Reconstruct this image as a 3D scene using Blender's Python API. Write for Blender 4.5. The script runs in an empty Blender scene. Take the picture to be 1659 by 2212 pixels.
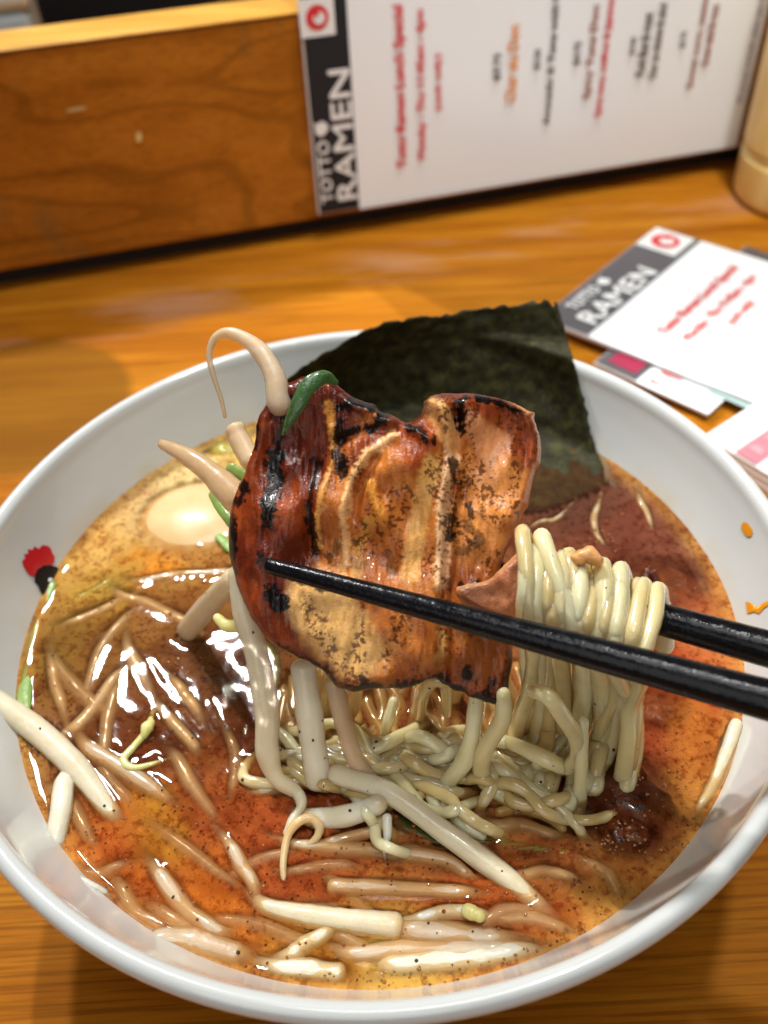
import bpy, bmesh, math, random
import numpy as np
from mathutils import Vector, Matrix
from mathutils.geometry import delaunay_2d_cdt

random.seed(7)
RNG = np.random.default_rng(11)
sc = bpy.context.scene
COL = sc.collection

# ------------------------------------------------------------------ camera
FPX, PITCH, ROLL = 2000.0, 0.77158, -0.056517
CAM = Vector((0.00325, -0.14901, 0.23603))
_cp, _sp = math.cos(PITCH), math.sin(PITCH)
_cr, _sr = math.cos(ROLL), math.sin(ROLL)
FW = Vector((0, _cp, -_sp))
_up, _rt = Vector((0, _sp, _cp)), Vector((1, 0, 0))
RT = _cr * _rt + _sr * _up
UP = -_sr * _rt + _cr * _up
cd = bpy.data.cameras.new('camera')
cam = bpy.data.objects.new('camera', cd)
COL.objects.link(cam)
cam.matrix_world = Matrix(((RT.x, UP.x, -FW.x, CAM.x), (RT.y, UP.y, -FW.y, CAM.y), (RT.z, UP.z, -FW.z, CAM.z), (0, 0, 0, 1)))
cd.sensor_fit = 'VERTICAL'
cd.sensor_height = 36
cd.lens = 36 * FPX / 2212
cd.clip_start = 0.01
cd.clip_end = 50
cd.dof.use_dof = True
cd.dof.focus_distance = 0.186
cd.dof.aperture_fstop = 13.5
sc.camera = cam

# ------------------------------------------------------------------ light
sc.view_settings.view_transform = 'Standard'
sc.view_settings.look = 'None'
sc.view_settings.exposure = 0.0
w = bpy.data.worlds.new('World')
sc.world = w
w.use_nodes = True
w.node_tree.nodes['Background'].inputs[0].default_value = (0.92, 0.96, 1.0, 1)
w.node_tree.nodes['Background'].inputs[1].default_value = 0.085


def lamp(name, loc, target, power, size, color=(1, .98, .95), shape='DISK', size_y=None):
    l = bpy.data.lights.new(name, 'AREA')
    l.shape = shape
    l.size = size
    if size_y:
        l.size_y = size_y
    l.energy = power
    l.color = color
    o = bpy.data.objects.new(name, l)
    COL.objects.link(o)
    o.location = loc
    o.rotation_euler = (Vector(target) - Vector(loc)).to_track_quat('-Z', 'Y').to_euler()
    return o


lamp('pendant_lamp', (-.40, .76, 1.15), (0, 0, .05), 12, .022, shape='RECTANGLE', size_y=.10)
lamp('second_pendant_lamp', (-.265, .78, 1.15), (0, 0, .05), 11, .018, shape='RECTANGLE', size_y=.10)
lamp('overhead_fill', (.02, -.12, 1.25), (0, 0, .05), 4, .55, (.97, .98, 1))  # added overhead fill, softens the shadows
sl = bpy.data.lights.new('menu_fill_spot', 'SPOT')  # added spot, brightens the menu, cup and cards
sl.energy = 32
sl.spot_size = math.radians(34)
sl.spot_blend = .8
sl.shadow_soft_size = .04
sl.color = (.90, .97, 1)
so = bpy.data.objects.new('menu_fill_spot', sl)
COL.objects.link(so)
so.location = (.20, -.22, 1.15)
lamp('front_fill', (-.25, -1.0, .75), (0, .05, .07), 3.6, 1.0, (1, .97, .92))  # added fill from the camera side, brightens the hanging sprouts
s2 = bpy.data.lights.new('counter_fill_spot', 'SPOT')  # added spot, brightens the cards and the back of the table
s2.energy = 25
s2.spot_size = math.radians(52)
s2.spot_blend = .9
s2.shadow_soft_size = .03
s2.color = (1, .97, .92)
s2o = bpy.data.objects.new('counter_fill_spot', s2)
COL.objects.link(s2o)
s2o.location = (.20, .17, 1.05)
s2o.rotation_euler = (Vector((.14, .25, 0)) - Vector(s2o.location)).to_track_quat('-Z', 'Y').to_euler()
so.rotation_euler = (Vector((.19, .36, .08)) - Vector(so.location)).to_track_quat('-Z', 'Y').to_euler()

sc.cycles.use_denoising = True
sc.cycles.max_bounces = 8
sc.cycles.sample_clamp_indirect = 6
sc.cycles.caustics_reflective = False
sc.cycles.caustics_refractive = False

# ------------------------------------------------------------------ pixel rays -> points in the place
ZS = 0.0545        # broth level
NB = Vector((math.sin(math.radians(14.6)), -math.cos(math.radians(14.6)), 0))   # partition normal
UB = Vector((math.cos(math.radians(14.6)), math.sin(math.radians(14.6)), 0))


def ray(x, y):
    return FW + RT * ((x - 829.5) / FPX) - UP * ((y - 1106) / FPX)


def Z(x, y, z=ZS):
    d = ray(x, y)
    return CAM + d * ((z - CAM.z) / d.z)


def D(x, y, depth):
    return CAM + ray(x, y) * depth


def Y(x, y, yy):
    d = ray(x, y)
    return CAM + d * ((yy - CAM.y) / d.y)


def PL(x, y, p, n):
    d = ray(x, y)
    return CAM + d * ((p - CAM).dot(n) / d.dot(n))


def depth(p):
    return (p - CAM).dot(FW)


def lin(r, g, b):
    def f(c):
        c /= 255
        return c / 12.92 if c <= .04045 else ((c + .055) / 1.055) ** 2.4
    return (f(r), f(g), f(b))


# ------------------------------------------------------------------ helpers
def tag(o, label=None, cat=None, group=None, kind=None):
    for k, v in (('label', label), ('category', cat), ('group', group), ('kind', kind)):
        if v:
            o[k] = v
    return o


def empty(name, loc=(0, 0, 0)):
    o = bpy.data.objects.new(name, None)
    o.empty_display_size = .01
    COL.objects.link(o)
    o.location = loc
    return o


def obj(name, verts, faces, mat, parent=None, smooth=True, colors=None):
    me = bpy.data.meshes.new(name)
    me.from_pydata([tuple(v) for v in verts], [], faces)
    if mat:
        for m in (mat if isinstance(mat, (list, tuple)) else [mat]):
            me.materials.append(m)
    if smooth:
        me.polygons.foreach_set('use_smooth', [True] * len(me.polygons))
    if colors is not None:
        a = me.color_attributes.new('Col', 'FLOAT_COLOR', 'POINT')
        c = np.ones((len(verts), 4), np.float32)
        c[:, :3] = colors
        a.data.foreach_set('color', c.ravel())
    me.update()
    o = bpy.data.objects.new(name, me)
    COL.objects.link(o)
    if parent:
        o.parent = parent
        o.matrix_parent_inverse = Matrix.Translation(-parent.location)
    return o


def fix_normals(o):
    bm = bmesh.new()
    bm.from_mesh(o.data)
    bmesh.ops.recalc_face_normals(bm, faces=bm.faces)
    bm.to_mesh(o.data)
    bm.free()


def catmull(P, n=6):
    P = [np.array(p, float) for p in P]
    if len(P) < 3:
        P = [P[0], (P[0] + P[-1]) / 2, P[-1]]
    Q = [2 * P[0] - P[1]] + P + [2 * P[-1] - P[-2]]
    out = []
    for i in range(1, len(Q) - 2):
        a, b, c, d = Q[i - 1:i + 3]
        for k in range(n):
            t = k / n
            out.append(.5 * (2 * b + (c - a) * t + (2 * a - 5 * b + 4 * c - d) * t * t + (3 * b - a - 3 * c + d) * t ** 3))
    out.append(P[-1])
    return np.array(out)


def tube_geo(pts, rad, segs=12, flat=1.0, up=(0, 0, 1), n=6, cap=1.0, wob=.07, seed=0):
    """round-ended tube through pts; rad is a list along pts; flat squashes it along up"""
    C = catmull(pts, n)
    rr = np.interp(np.linspace(0, 1, len(C)), np.linspace(0, 1, len(rad)), rad)
    rs = np.random.default_rng(seed)
    rr = rr * (1 + wob * np.convolve(rs.normal(0, 1, len(C) + 4), np.ones(5) / 5 * 1.5, 'valid'))
    T = np.gradient(C, axis=0)
    T /= np.linalg.norm(T, axis=1)[:, None] + 1e-12
    # add cap rings
    rings = []
    for e, sgn in ((0, -1), (-1, 1)):
        caps = [(C[e] + sgn * T[e] * rr[e] * cap * math.sin(a), rr[e] * math.cos(a), T[e]) for a in (.5, .95, 1.3)]
        rings.append(caps[::-1] if sgn < 0 else caps)
    seq = rings[0] + [(c, r, t) for c, r, t in zip(C, rr, T)] + rings[1]
    upv = np.array(up, float)
    V = []
    s_prev = None
    for c, r, t in seq:
        s = np.cross(t, upv)
        if np.linalg.norm(s) < .15 and s_prev is not None:
            s = s_prev - t * s_prev.dot(t)
        s /= np.linalg.norm(s) + 1e-12
        if s_prev is not None and s.dot(s_prev) < 0:
            s = -s
        s_prev = s
        u = np.cross(s, t)
        for k in range(segs):
            a = 2 * math.pi * k / segs
            V.append(c + s * math.cos(a) * r + u * math.sin(a) * r * flat)
    F = []
    m = len(seq)
    for i in range(m - 1):
        for k in range(segs):
            k2 = (k + 1) % segs
            F.append((i * segs + k, i * segs + k2, (i + 1) * segs + k2, (i + 1) * segs + k))
    F.append(tuple(range(segs - 1, -1, -1)))
    F.append(tuple(range((m - 1) * segs, m * segs)))
    return V, F, C


def tube(name, pts, rad, mat, parent=None, **kw):
    V, F, C = tube_geo(pts, rad, **kw)
    sg = kw.get('segs', 12)
    u_ = np.repeat(np.linspace(0, 1, len(V) // sg), sg)
    cc_ = np.ones((len(V), 3)) * (1 + .07 * vnoise(u_ * 9, u_ * 0 + kw.get('seed', 0), 1.0, 9, 2))[:, None]
    if name == 'bean_sprout':      # amber root tip and faintly rusty cut end
        m_ = (sstep(.80, 1.0, u_) * .8 + sstep(.08, .0, u_) * .35)[:, None]
        cc_ = cc_ * (1 - m_ + m_ * np.array([.88, .66, .42]))
    o = obj(name, V, F, mat, parent, colors=cc_)
    fix_normals(o)
    return o, C


def vnoise(x, y, scale, seed=0, octaves=3):
    """smooth value noise of arrays, about -1..1"""
    rs = np.random.default_rng(seed)
    L = rs.uniform(-1, 1, (256, 256))
    out = np.zeros_like(np.asarray(x, float))
    amp, tot = 1.0, 0
    for o_ in range(octaves):
        X, Yy = np.asarray(x) * scale + 37.3 * o_, np.asarray(y) * scale + 11.7 * o_
        xi, yi = np.floor(X).astype(int), np.floor(Yy).astype(int)
        fx, fy = X - xi, Yy - yi
        fx, fy = fx * fx * (3 - 2 * fx), fy * fy * (3 - 2 * fy)
        g = lambda i, j: L[(xi + i) % 256, (yi + j) % 256]
        out += amp * ((g(0, 0) * (1 - fx) + g(1, 0) * fx) * (1 - fy) + (g(0, 1) * (1 - fx) + g(1, 1) * fx) * fy)
        tot += amp
        amp *= .5
        scale *= 2
    return out / tot * 1.5


def seg_dist(P, poly, closed=False):
    """distance of points P (n,2) to a polyline"""
    q = np.array(poly, float)
    if closed:
        q = np.vstack([q, q[:1]])
    best = np.full(len(P), 1e9)
    for a, b in zip(q[:-1], q[1:]):
        ab = b - a
        t = np.clip(((P - a) @ ab) / (ab @ ab + 1e-12), 0, 1)
        best = np.minimum(best, np.hypot(*(P - a - t[:, None] * ab).T))
    return best


def inside(P, poly):
    q = np.array(poly, float)
    c = np.zeros(len(P), bool)
    j = len(q) - 1
    for i in range(len(q)):
        yi, yj = q[i, 1], q[j, 1]
        m = ((yi > P[:, 1]) != (yj > P[:, 1])) & (P[:, 0] < (q[j, 0] - q[i, 0]) * (P[:, 1] - yi) / (yj - yi + 1e-12) + q[i, 0])
        c ^= m
        j = i
    return c


def sstep(a, b, x):
    t = np.clip((x - a) / (b - a), 0, 1)
    return t * t * (3 - 2 * t)


def box_geo(p0, ux, uy, uz, sx, sy, sz):
    """box with corner p0 and axis vectors"""
    V = [p0 + ux * (sx * a) + uy * (sy * b) + uz * (sz * c) for c in (0, 1) for b in (0, 1) for a in (0, 1)]
    F = [(0, 2, 3, 1), (4, 5, 7, 6), (0, 1, 5, 4), (2, 6, 7, 3), (0, 4, 6, 2), (1, 3, 7, 5)]
    return V, F


def bevel(o, wd, seg=2):
    fix_normals(o)
    m = o.modifiers.new('bevel', 'BEVEL')
    m.width = wd
    m.segments = seg
    m.limit_method = 'ANGLE'
    return o


# ------------------------------------------------------------------ materials
class NT:
    def __init__(s, name):
        s.m = bpy.data.materials.new(name)
        s.m.use_nodes = True
        s.t = s.m.node_tree
        s.b = s.t.nodes['Principled BSDF']
        s.out = s.t.nodes['Material Output']

    def n(s, typ, **kw):
        nd = s.t.nodes.new(typ)
        for k, v in kw.items():
            if k.startswith('i_'):
                key = k[2:]
                key = int(key) if key.isdigit() else key.replace('_', ' ')
                nd.inputs[key].default_value = v
            else:
                setattr(nd, k, v)
        return nd

    def l(s, a, b):
        s.t.links.new(a, b)

    def set(s, **kw):
        for k, v in kw.items():
            s.b.inputs[k.replace('_', ' ')].default_value = v
        return s

    def coords(s, scale=(1, 1, 1), rot=(0, 0, 0), loc=(0, 0, 0)):
        tc = s.n('ShaderNodeTexCoord')
        mp = s.n('ShaderNodeMapping')
        mp.inputs['Scale'].default_value = scale
        mp.inputs['Rotation'].default_value = rot
        mp.inputs['Location'].default_value = loc
        s.l(tc.outputs['Object'], mp.inputs['Vector'])
        return mp.outputs['Vector']

    def noise(s, vec, scale, detail=4, rough=.55, dist=0):
        nd = s.n('ShaderNodeTexNoise')
        s.l(vec, nd.inputs['Vector'])
        nd.inputs['Scale'].default_value = scale
        nd.inputs['Detail'].default_value = detail
        nd.inputs['Roughness'].default_value = rough
        nd.inputs['Distortion'].default_value = dist
        return nd.outputs['Fac']

    def ramp(s, fac, stops):
        nd = s.n('ShaderNodeValToRGB')
        el = nd.color_ramp.elements
        while len(el) < len(stops):
            el.new(.5)
        for e, (p, c) in zip(el, stops):
            e.position = p
            e.color = (*c, 1) if len(c) == 3 else c
        s.l(fac, nd.inputs['Fac'])
        return nd.outputs['Color']

    def mix(s, fac, a, b, mode='MIX'):
        nd = s.n('ShaderNodeMix', data_type='RGBA', blend_type=mode)
        for sock, v in ((nd.inputs[0], fac), (nd.inputs[6], a), (nd.inputs[7], b)):
            if hasattr(v, 'links'):
                s.l(v, sock)
            else:
                sock.default_value = v if not isinstance(v, tuple) or len(v) == 4 else (*v, 1)
        return nd.outputs[2]

    def math(s, op, a, b=0.0):
        nd = s.n('ShaderNodeMath', operation=op)
        for sock, v in ((nd.inputs[0], a), (nd.inputs[1], b)):
            if hasattr(v, 'links'):
                s.l(v, sock)
            else:
                sock.default_value = v
        return nd.outputs[0]

    def bump(s, h, strength=.3, dist=.001):
        nd = s.n('ShaderNodeBump')
        nd.inputs['Strength'].default_value = strength
        nd.inputs['Distance'].default_value = dist
        s.l(h, nd.inputs['Height'])
        s.l(nd.outputs['Normal'], s.b.inputs['Normal'])
        return nd

    def sparkle(s, h, strength, dist=.0005):
        nd = s.n('ShaderNodeBump')
        nd.inputs['Strength'].default_value = strength
        nd.inputs['Distance'].default_value = dist
        s.l(h, nd.inputs['Height'])
        s.l(nd.outputs['Normal'], s.b.inputs['Coat Normal'])

    def base(s, c):
        s.l(c, s.b.inputs['Base Color'])


def plain(name, c, rough=.5, **kw):
    t = NT(name)
    t.set(Base_Color=(*c, 1), Roughness=rough, **kw)
    return t.m


def wood(name, dark, mid, light, grain_rot, along=5.0, across=70.0, pores=.5, rough=.32, streak_and_shadow=False, ring=False):
    t = NT(name)
    v = t.coords(scale=(along, across, across), rot=(0, 0, -grain_rot))
    g = t.noise(v, 1.0, 6, .62, .5)
    c = t.ramp(g, [(.28, dark), (.5, mid), (.72, light)])
    v2 = t.coords(scale=(7, 22, 22), rot=(0, 0, -grain_rot))
    big = t.noise(v2, .55, 2, .5)
    c = t.mix(t.math('MULTIPLY', big, .75), c, t.mix(1.0, c, (.62, .5, .42), 'MULTIPLY'))
    v3 = t.coords(scale=(18, 850, 850), rot=(0, 0, -grain_rot))
    p = t.noise(v3, 1.0, 3, .6)
    pm = t.ramp(p, [(.40, (1, 1, 1)), (.52, (0, 0, 0))])
    c = t.mix(t.math('MULTIPLY', pm, pores), c, tuple(x * .42 for x in dark))
    if ring:   # long cathedral figure of plain sawn board
        v4 = t.coords(scale=(3.2, 16, 16), rot=(0, 0, -grain_rot))
        nd = t.n('ShaderNodeTexNoise')
        t.l(v4, nd.inputs['Vector'])
        nd.inputs['Scale'].default_value = 1.15
        nd.inputs['Detail'].default_value = 1.5
        s_ = t.math('SINE', t.math('MULTIPLY', nd.outputs['Fac'], 75.0))
        rm = t.ramp(s_, [(.45, (0, 0, 0)), (.95, (1, 1, 1))])
        c = t.mix(t.math('MULTIPLY', rm, .42), c, tuple(x * .45 for x in dark))
        gn = t.noise(t.coords(scale=(30, 30, 14)), 1.0, 3)
        gm = t.ramp(gn, [(.60, (0, 0, 0)), (.72, (1, 1, 1))])
        c = t.mix(t.math('MULTIPLY', gm, .45), c, (.16, .10, .03))
    if streak_and_shadow:
        tc = t.n('ShaderNodeTexCoord')
        dp = t.n('ShaderNodeVectorMath', operation='DOT_PRODUCT')
        t.l(tc.outputs['Object'], dp.inputs[0])
        dp.inputs[1].default_value = (-NB.x, -NB.y, 0)
        dist = t.math('SUBTRACT', .300, dp.outputs['Value'])   # metres out from the partition
        band = t.math('MULTIPLY', t.math('SUBTRACT', 1.0, t.math('MINIMUM', t.math('MULTIPLY', t.math('ABSOLUTE', t.math('SUBTRACT', dist, .040)), 42.0), 1.0)),
                      t.ramp(t.noise(t.coords(scale=(14, 60, 60), rot=(0, 0, -grain_rot)), 1.0, 4, .6), [(.47, (0, 0, 0)), (.62, (1, 1, 1))]))
        c = t.mix(t.math('MULTIPLY', band, .28), c, (.50, .36, .30))  # pale greyish streaks in a band along the partition
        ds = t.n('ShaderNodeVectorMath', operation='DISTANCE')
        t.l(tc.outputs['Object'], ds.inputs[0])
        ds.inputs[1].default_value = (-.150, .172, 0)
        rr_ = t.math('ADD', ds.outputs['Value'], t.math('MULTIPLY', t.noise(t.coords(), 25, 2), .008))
        st_ = t.ramp(t.math('MULTIPLY', rr_, 10.0), [(.49, (1, 1, 1)), (.54, (0, 0, 0))])   # round cast shadow painted into the wood colour
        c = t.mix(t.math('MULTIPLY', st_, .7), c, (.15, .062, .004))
    t.base(c)
    t.set(Roughness=rough, Specular_IOR_Level=.04)
    t.bump(t.math('ADD', g, t.math('MULTIPLY', p, .5)), .12, .0006)
    return t.m


A_B = math.radians(14.6)
M_TABLE = wood('varnished_table_wood', (.30, .088, .005), (.46, .165, .010), (.58, .25, .018), A_B, streak_and_shadow=True, pores=.5, rough=.42)
M_BOARD = wood('partition_wood', (.32, .108, .010), (.44, .155, .015), (.54, .21, .024), A_B, along=6, across=60, pores=.3, ring=True, rough=.38)
M_TOP_LIT = wood('partition_lit_top_wood', (.46, .22, .04), (.62, .34, .07), (.75, .46, .12), A_B, along=8, across=90, pores=.15)  # paler board wood, the light on the top edge put into its colour
M_DARK = plain('unlit_space_black', (.006, .006, .008), .8)

t = NT('white_glazed_china')
t.set(Roughness=.13, Coat_Weight=.4, Coat_Roughness=.05)
sx = t.n('ShaderNodeSeparateXYZ')
_tc = t.n('ShaderNodeTexCoord')
t.l(_tc.outputs['Object'], sx.inputs[0])
_film = t.math('MULTIPLY', t.ramp(t.math('MULTIPLY', sx.outputs['Z'], 10.0), [(.545, (1, 1, 1)), (.60, (0, 0, 0))]), t.ramp(t.noise(t.coords(), 70, 4, .6), [(.42, (0, 0, 0)), (.68, (1, 1, 1))]))
t.base(t.mix(t.math('MULTIPLY', _film, .5), (.57, .59, .575), (.56, .42, .19)))   # thin film of broth left above the level
t.bump(t.noise(t.coords(), 55, 2), .03, .001)
M_CHINA = t.m
M_EMB_RED = plain('emblem_red_glaze', lin(190, 20, 35), .2, Coat_Weight=.3)
M_EMB_BLK = plain('emblem_black_glaze', (.012, .009, .010), .2, Coat_Weight=.3)
M_EMB_GLINT = plain('emblem_glint_white', (.7, .7, .7), .2)
M_OIL = plain('dried_oil_stain', lin(215, 140, 25), .25)
M_LACQ = NT('black_lacquer')
M_LACQ.set(Base_Color=(.0045, .0045, .006, 1), Roughness=.2, Specular_IOR_Level=.22, Coat_Weight=0)
_n = M_LACQ.noise(M_LACQ.coords(), 420, 4, .65)
_n2 = M_LACQ.noise(M_LACQ.coords(), 1700, 2, .6)
M_LACQ.bump(M_LACQ.math('ADD', _n, M_LACQ.math('MULTIPLY', _n2, .35)), .24, .0006)
_r = M_LACQ.ramp(_n, [(.4, (.12, .12, .12)), (.65, (.30, .30, .30))])
M_LACQ.l(_r, M_LACQ.b.inputs['Roughness'])
M_LACQ = M_LACQ.m


def veg(name, c1, c2, rough=.36, sss=.6, bump=.22, specks=0.0, vary=.25, radius=(.006, .0045, .0025), coat=.22, clear=0.0, tube_col=False):
    t = NT(name)
    v = t.coords()
    n1 = t.noise(v, 130, 3)
    c = t.mix(t.ramp(n1, [(.3, (0, 0, 0)), (.7, (1, 1, 1))]), (*c1, 1), (*c2, 1))
    oi = t.n('ShaderNodeObjectInfo')
    k = t.math('SUBTRACT', 1.0, t.math('MULTIPLY', oi.outputs['Random'], vary))
    comb = t.n('ShaderNodeCombineColor')
    for i in range(3):
        t.l(t.math('POWER', k, (.6, 1.0, 1.7)[i]), comb.inputs[i])
    c = t.mix(1.0, c, comb.outputs[0], 'MULTIPLY')
    if tube_col:
        c = t.mix(1.0, c, t.n('ShaderNodeAttribute', attribute_name='Col').outputs['Color'], 'MULTIPLY')
    if specks:
        vo = t.n('ShaderNodeTexVoronoi')
        t.l(v, vo.inputs['Vector'])
        vo.inputs['Scale'].default_value = 330
        sp = t.ramp(vo.outputs['Distance'], [(.0, (1, 1, 1)), (.12, (0, 0, 0))])
        gate = t.ramp(t.noise(v, 190, 1), [(.58, (0, 0, 0)), (.62, (1, 1, 1))])
        c = t.mix(t.math('MULTIPLY', t.math('MULTIPLY', sp, gate), specks), c, (.05, .03, .008))
    t.base(c)
    t.set(Roughness=rough, Subsurface_Weight=sss, Subsurface_Radius=radius, Subsurface_Scale=1.0, Specular_IOR_Level=.35, Coat_Weight=coat * 2.2, Coat_Roughness=.07)
    h = t.math('ADD', t.noise(v, 620, 3, .6), t.math('MULTIPLY', t.noise(v, 150, 2), 1.2))
    t.bump(h, bump, .0008)
    if clear:
        trn = t.n('ShaderNodeBsdfTransparent')
        trn.inputs[0].default_value = (.98, .93, .82, 1)
        ms = t.n('ShaderNodeMixShader')
        lw = t.n('ShaderNodeLayerWeight')
        lw.inputs[0].default_value = .35
        t.l(t.math('MULTIPLY', t.math('ADD', lw.outputs['Facing'], .55), clear), ms.inputs[0])
        t.l(t.b.outputs[0], ms.inputs[1])
        t.l(trn.outputs[0], ms.inputs[2])
        t.l(ms.outputs[0], t.out.inputs['Surface'])
    return t.m


M_NOODLE = veg('pale_egg_noodle', (.70, .62, .34), (.78, .70, .44), specks=.9, vary=.16, tube_col=True, bump=.08, rough=.26, coat=.4)
M_NOODLE_TAN = veg('broth_soaked_noodle', (.60, .47, .22), (.70, .57, .31), specks=.9, vary=.3, tube_col=True, bump=.08, rough=.26, coat=.4)
M_SPROUT = veg('white_bean_sprout', (.82, .73, .54), (.88, .81, .64), vary=.15, specks=.1, clear=.22, tube_col=True)
M_SPROUT_PINK = veg('broth_tinted_bean_sprout', (.68, .49, .32), (.76, .60, .43), vary=.25, specks=.1, clear=.38, tube_col=True)
M_ROOT = veg('amber_sprout_root', (.62, .40, .19), (.70, .50, .27), vary=.2)
M_BEAN = veg('yellow_bean_head', (.66, .60, .18), (.74, .70, .32), vary=.15)
M_LEEK = veg('dark_green_scallion', (.018, .065, .016), (.040, .125, .028), sss=.12, vary=.2, rough=.34, bump=.5, coat=.25)
M_LEEK_L = veg('light_green_scallion', (.17, .32, .06), (.26, .40, .10), sss=.2, vary=.2)
M_EGG = veg('soy_boiled_egg', (.60, .40, .18), (.68, .48, .24), sss=.35, vary=.0, bump=.02)
M_PEPPER = plain('ground_black_pepper', (.035, .02, .012), .5)
M_BUBBLE = plain('pale_broth_bubble', (.27, .11, .035), .05, Coat_Weight=.6)
M_BUBBLE_D = plain('chili_oil_drop', (.22, .045, .012), .06, Coat_Weight=.6)

# broth: cloudy top layer over an opaque floor a few millimetres down
t = NT('cloudy_orange_broth')
at = t.n('ShaderNodeAttribute', attribute_name='Col')
v = t.coords()
n1 = t.noise(v, 75, 6, .68, .4)
c = t.mix(1.0, at.outputs['Color'], t.ramp(n1, [(.30, (.72, .60, .52)), (.50, (1, 1, 1)), (.72, (1.18, 1.16, 1.1))]), 'MULTIPLY')
n2 = t.noise(v, 520, 4, .72, .3)
c = t.mix(t.ramp(n2, [(.50, (0, 0, 0)), (.62, (.8, .8, .8))]), c, t.mix(1.0, c, (.50, .28, .18), 'MULTIPLY'))
n3 = t.noise(v, 900, 2, .6)
c = t.mix(t.ramp(n3, [(.60, (0, 0, 0)), (.70, (.5, .5, .5))]), c, t.mix(1.0, c, (1.7, 1.45, 1.2), 'MULTIPLY'))
vo = t.n('ShaderNodeTexVoronoi')
t.l(v, vo.inputs['Vector'])
vo.inputs['Scale'].default_value = 700
sp = t.ramp(vo.outputs['Distance'], [(.12, (1, 1, 1)), (.28, (0, 0, 0))])
gate = t.ramp(t.noise(v, 60, 2), [(.42, (0, 0, 0)), (.58, (1, 1, 1))])
c = t.mix(t.math('MULTIPLY', t.math('MULTIPLY', sp, gate), .9), c, (.060, .012, .005))
t.base(c)
t.set(Roughness=.03, IOR=1.36)
h = t.math('ADD', t.noise(v, 150, 2, .5), t.math('MULTIPLY', t.noise(v, 600, 2, .6), .22))
t.bump(h, .02, .0009)
tr = t.n('ShaderNodeBsdfTransparent')
tr.inputs[0].default_value = (.97, .86, .70, 1)
mx = t.n('ShaderNodeMixShader')
ca = t.n('ShaderNodeAttribute', attribute_name='Cloud')
t.l(ca.outputs['Fac'], mx.inputs[0])
t.l(tr.outputs[0], mx.inputs[1])
t.l(t.b.outputs[0], mx.inputs[2])
t.l(mx.outputs[0], t.out.inputs['Surface'])
M_BROTH = t.m
t = NT('broth_below')
at = t.n('ShaderNodeAttribute', attribute_name='Col')
t.base(at.outputs['Color'])
t.set(Roughness=.6)
M_BROTH_LOW = t.m

# grilled pork: painted char and fat, plus fine procedural grain and wet bump
t = NT('torched_pork')
at = t.n('ShaderNodeAttribute', attribute_name='Col')
v = t.coords()
c = t.mix(1.0, at.outputs['Color'], t.ramp(t.noise(v, 230, 5, .68), [(.28, (.74, .66, .60)), (.5, (1.04, 1.02, .98)), (.75, (1.25, 1.2, 1.12))]), 'MULTIPLY')
n4 = t.noise(v, 900, 3, .7, .3)
c = t.mix(t.ramp(n4, [(.60, (0, 0, 0)), (.68, (.35, .35, .35))]), c, t.mix(1.0, c, (.30, .17, .11), 'MULTIPLY'))
t.base(c)
t.set(Roughness=.28, Specular_IOR_Level=.2, Subsurface_Weight=.08, Subsurface_Radius=(.002, .001, .0005), Subsurface_Scale=1.0, Coat_Weight=.12, Coat_Roughness=.04)
h = t.math('ADD', t.noise(v, 520, 4, .62), t.math('MULTIPLY', t.noise(v, 1900, 2, .6), .4))
t.bump(h, .34, .0008)
M_PORK = t.m

t = NT('dried_seaweed')
v = t.coords()
c = t.ramp(t.noise(v, 240, 6, .72, .3), [(.32, (.008, .007, .003)), (.50, (.025, .023, .007)), (.70, (.070, .066, .018))])
c = t.mix(t.ramp(t.noise(v, 45, 3), [(.45, (0, 0, 0)), (.75, (.6, .6, .6))]), c, (.034, .034, .009))
t.base(c)
t.set(Roughness=.65, Specular_IOR_Level=.2)
t.bump(t.noise(v, 620, 4, .7), .6, .0006)
M_NORI = t.m

M_PAPER = plain('laminated_white_paper', (.77, .79, .79), .28, Coat_Weight=.3, Coat_Roughness=.15)
M_INK_BLACK = plain('black_print', (.012, .014, .018), .5, Specular_IOR_Level=.3)
M_INK_GREY = plain('grey_black_print', (.075, .07, .08), .3, Coat_Weight=.3, Coat_Roughness=.15)
M_INK_WHITE = plain('white_print', (.72, .72, .70), .35)
M_INK_RED = plain('red_print', lin(205, 45, 50), .4)
M_INK_ORANGE = plain('orange_print', lin(222, 140, 50), .4)
M_INK_DARK = plain('dark_brown_print', lin(85, 72, 62), .4)
M_INK_BROWN = plain('brown_red_print', lin(150, 85, 68), .4)
M_INK_VIOLET = plain('violet_grey_print', lin(140, 130, 150), .4)
M_INK_PINK = plain('dusty_pink_print', lin(200, 120, 130), .4)
M_INK_MAG = plain('magenta_print', lin(150, 32, 66), .4)
M_SHADE_TEAL = plain('pale_teal_shade', lin(160, 185, 180), .4)

# ------------------------------------------------------------------ setting: table, dark backdrop
tv = [Vector((-1.2, -.6, 0)), Vector((1.2, -.6, 0)), Vector((1.2, .95, 0)), Vector((-1.2, .95, 0))]
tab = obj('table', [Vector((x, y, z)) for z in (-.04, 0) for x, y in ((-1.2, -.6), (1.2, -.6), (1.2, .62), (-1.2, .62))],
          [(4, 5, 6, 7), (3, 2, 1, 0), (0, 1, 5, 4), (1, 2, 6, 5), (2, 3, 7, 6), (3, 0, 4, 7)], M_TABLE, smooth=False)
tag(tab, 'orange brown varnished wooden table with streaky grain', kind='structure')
V, F = box_geo(Vector((-1.4, .66, -.6)), Vector((1, 0, 0)), Vector((0, 1, 0)), Vector((0, 0, 1)), 2.8, .04, 1.1)  # near black sheet, stands in for unlit space
tag(obj('dark_backdrop', V, F, M_DARK, smooth=False), 'near black backdrop standing in for the unlit space beyond the partition', kind='structure')

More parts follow.
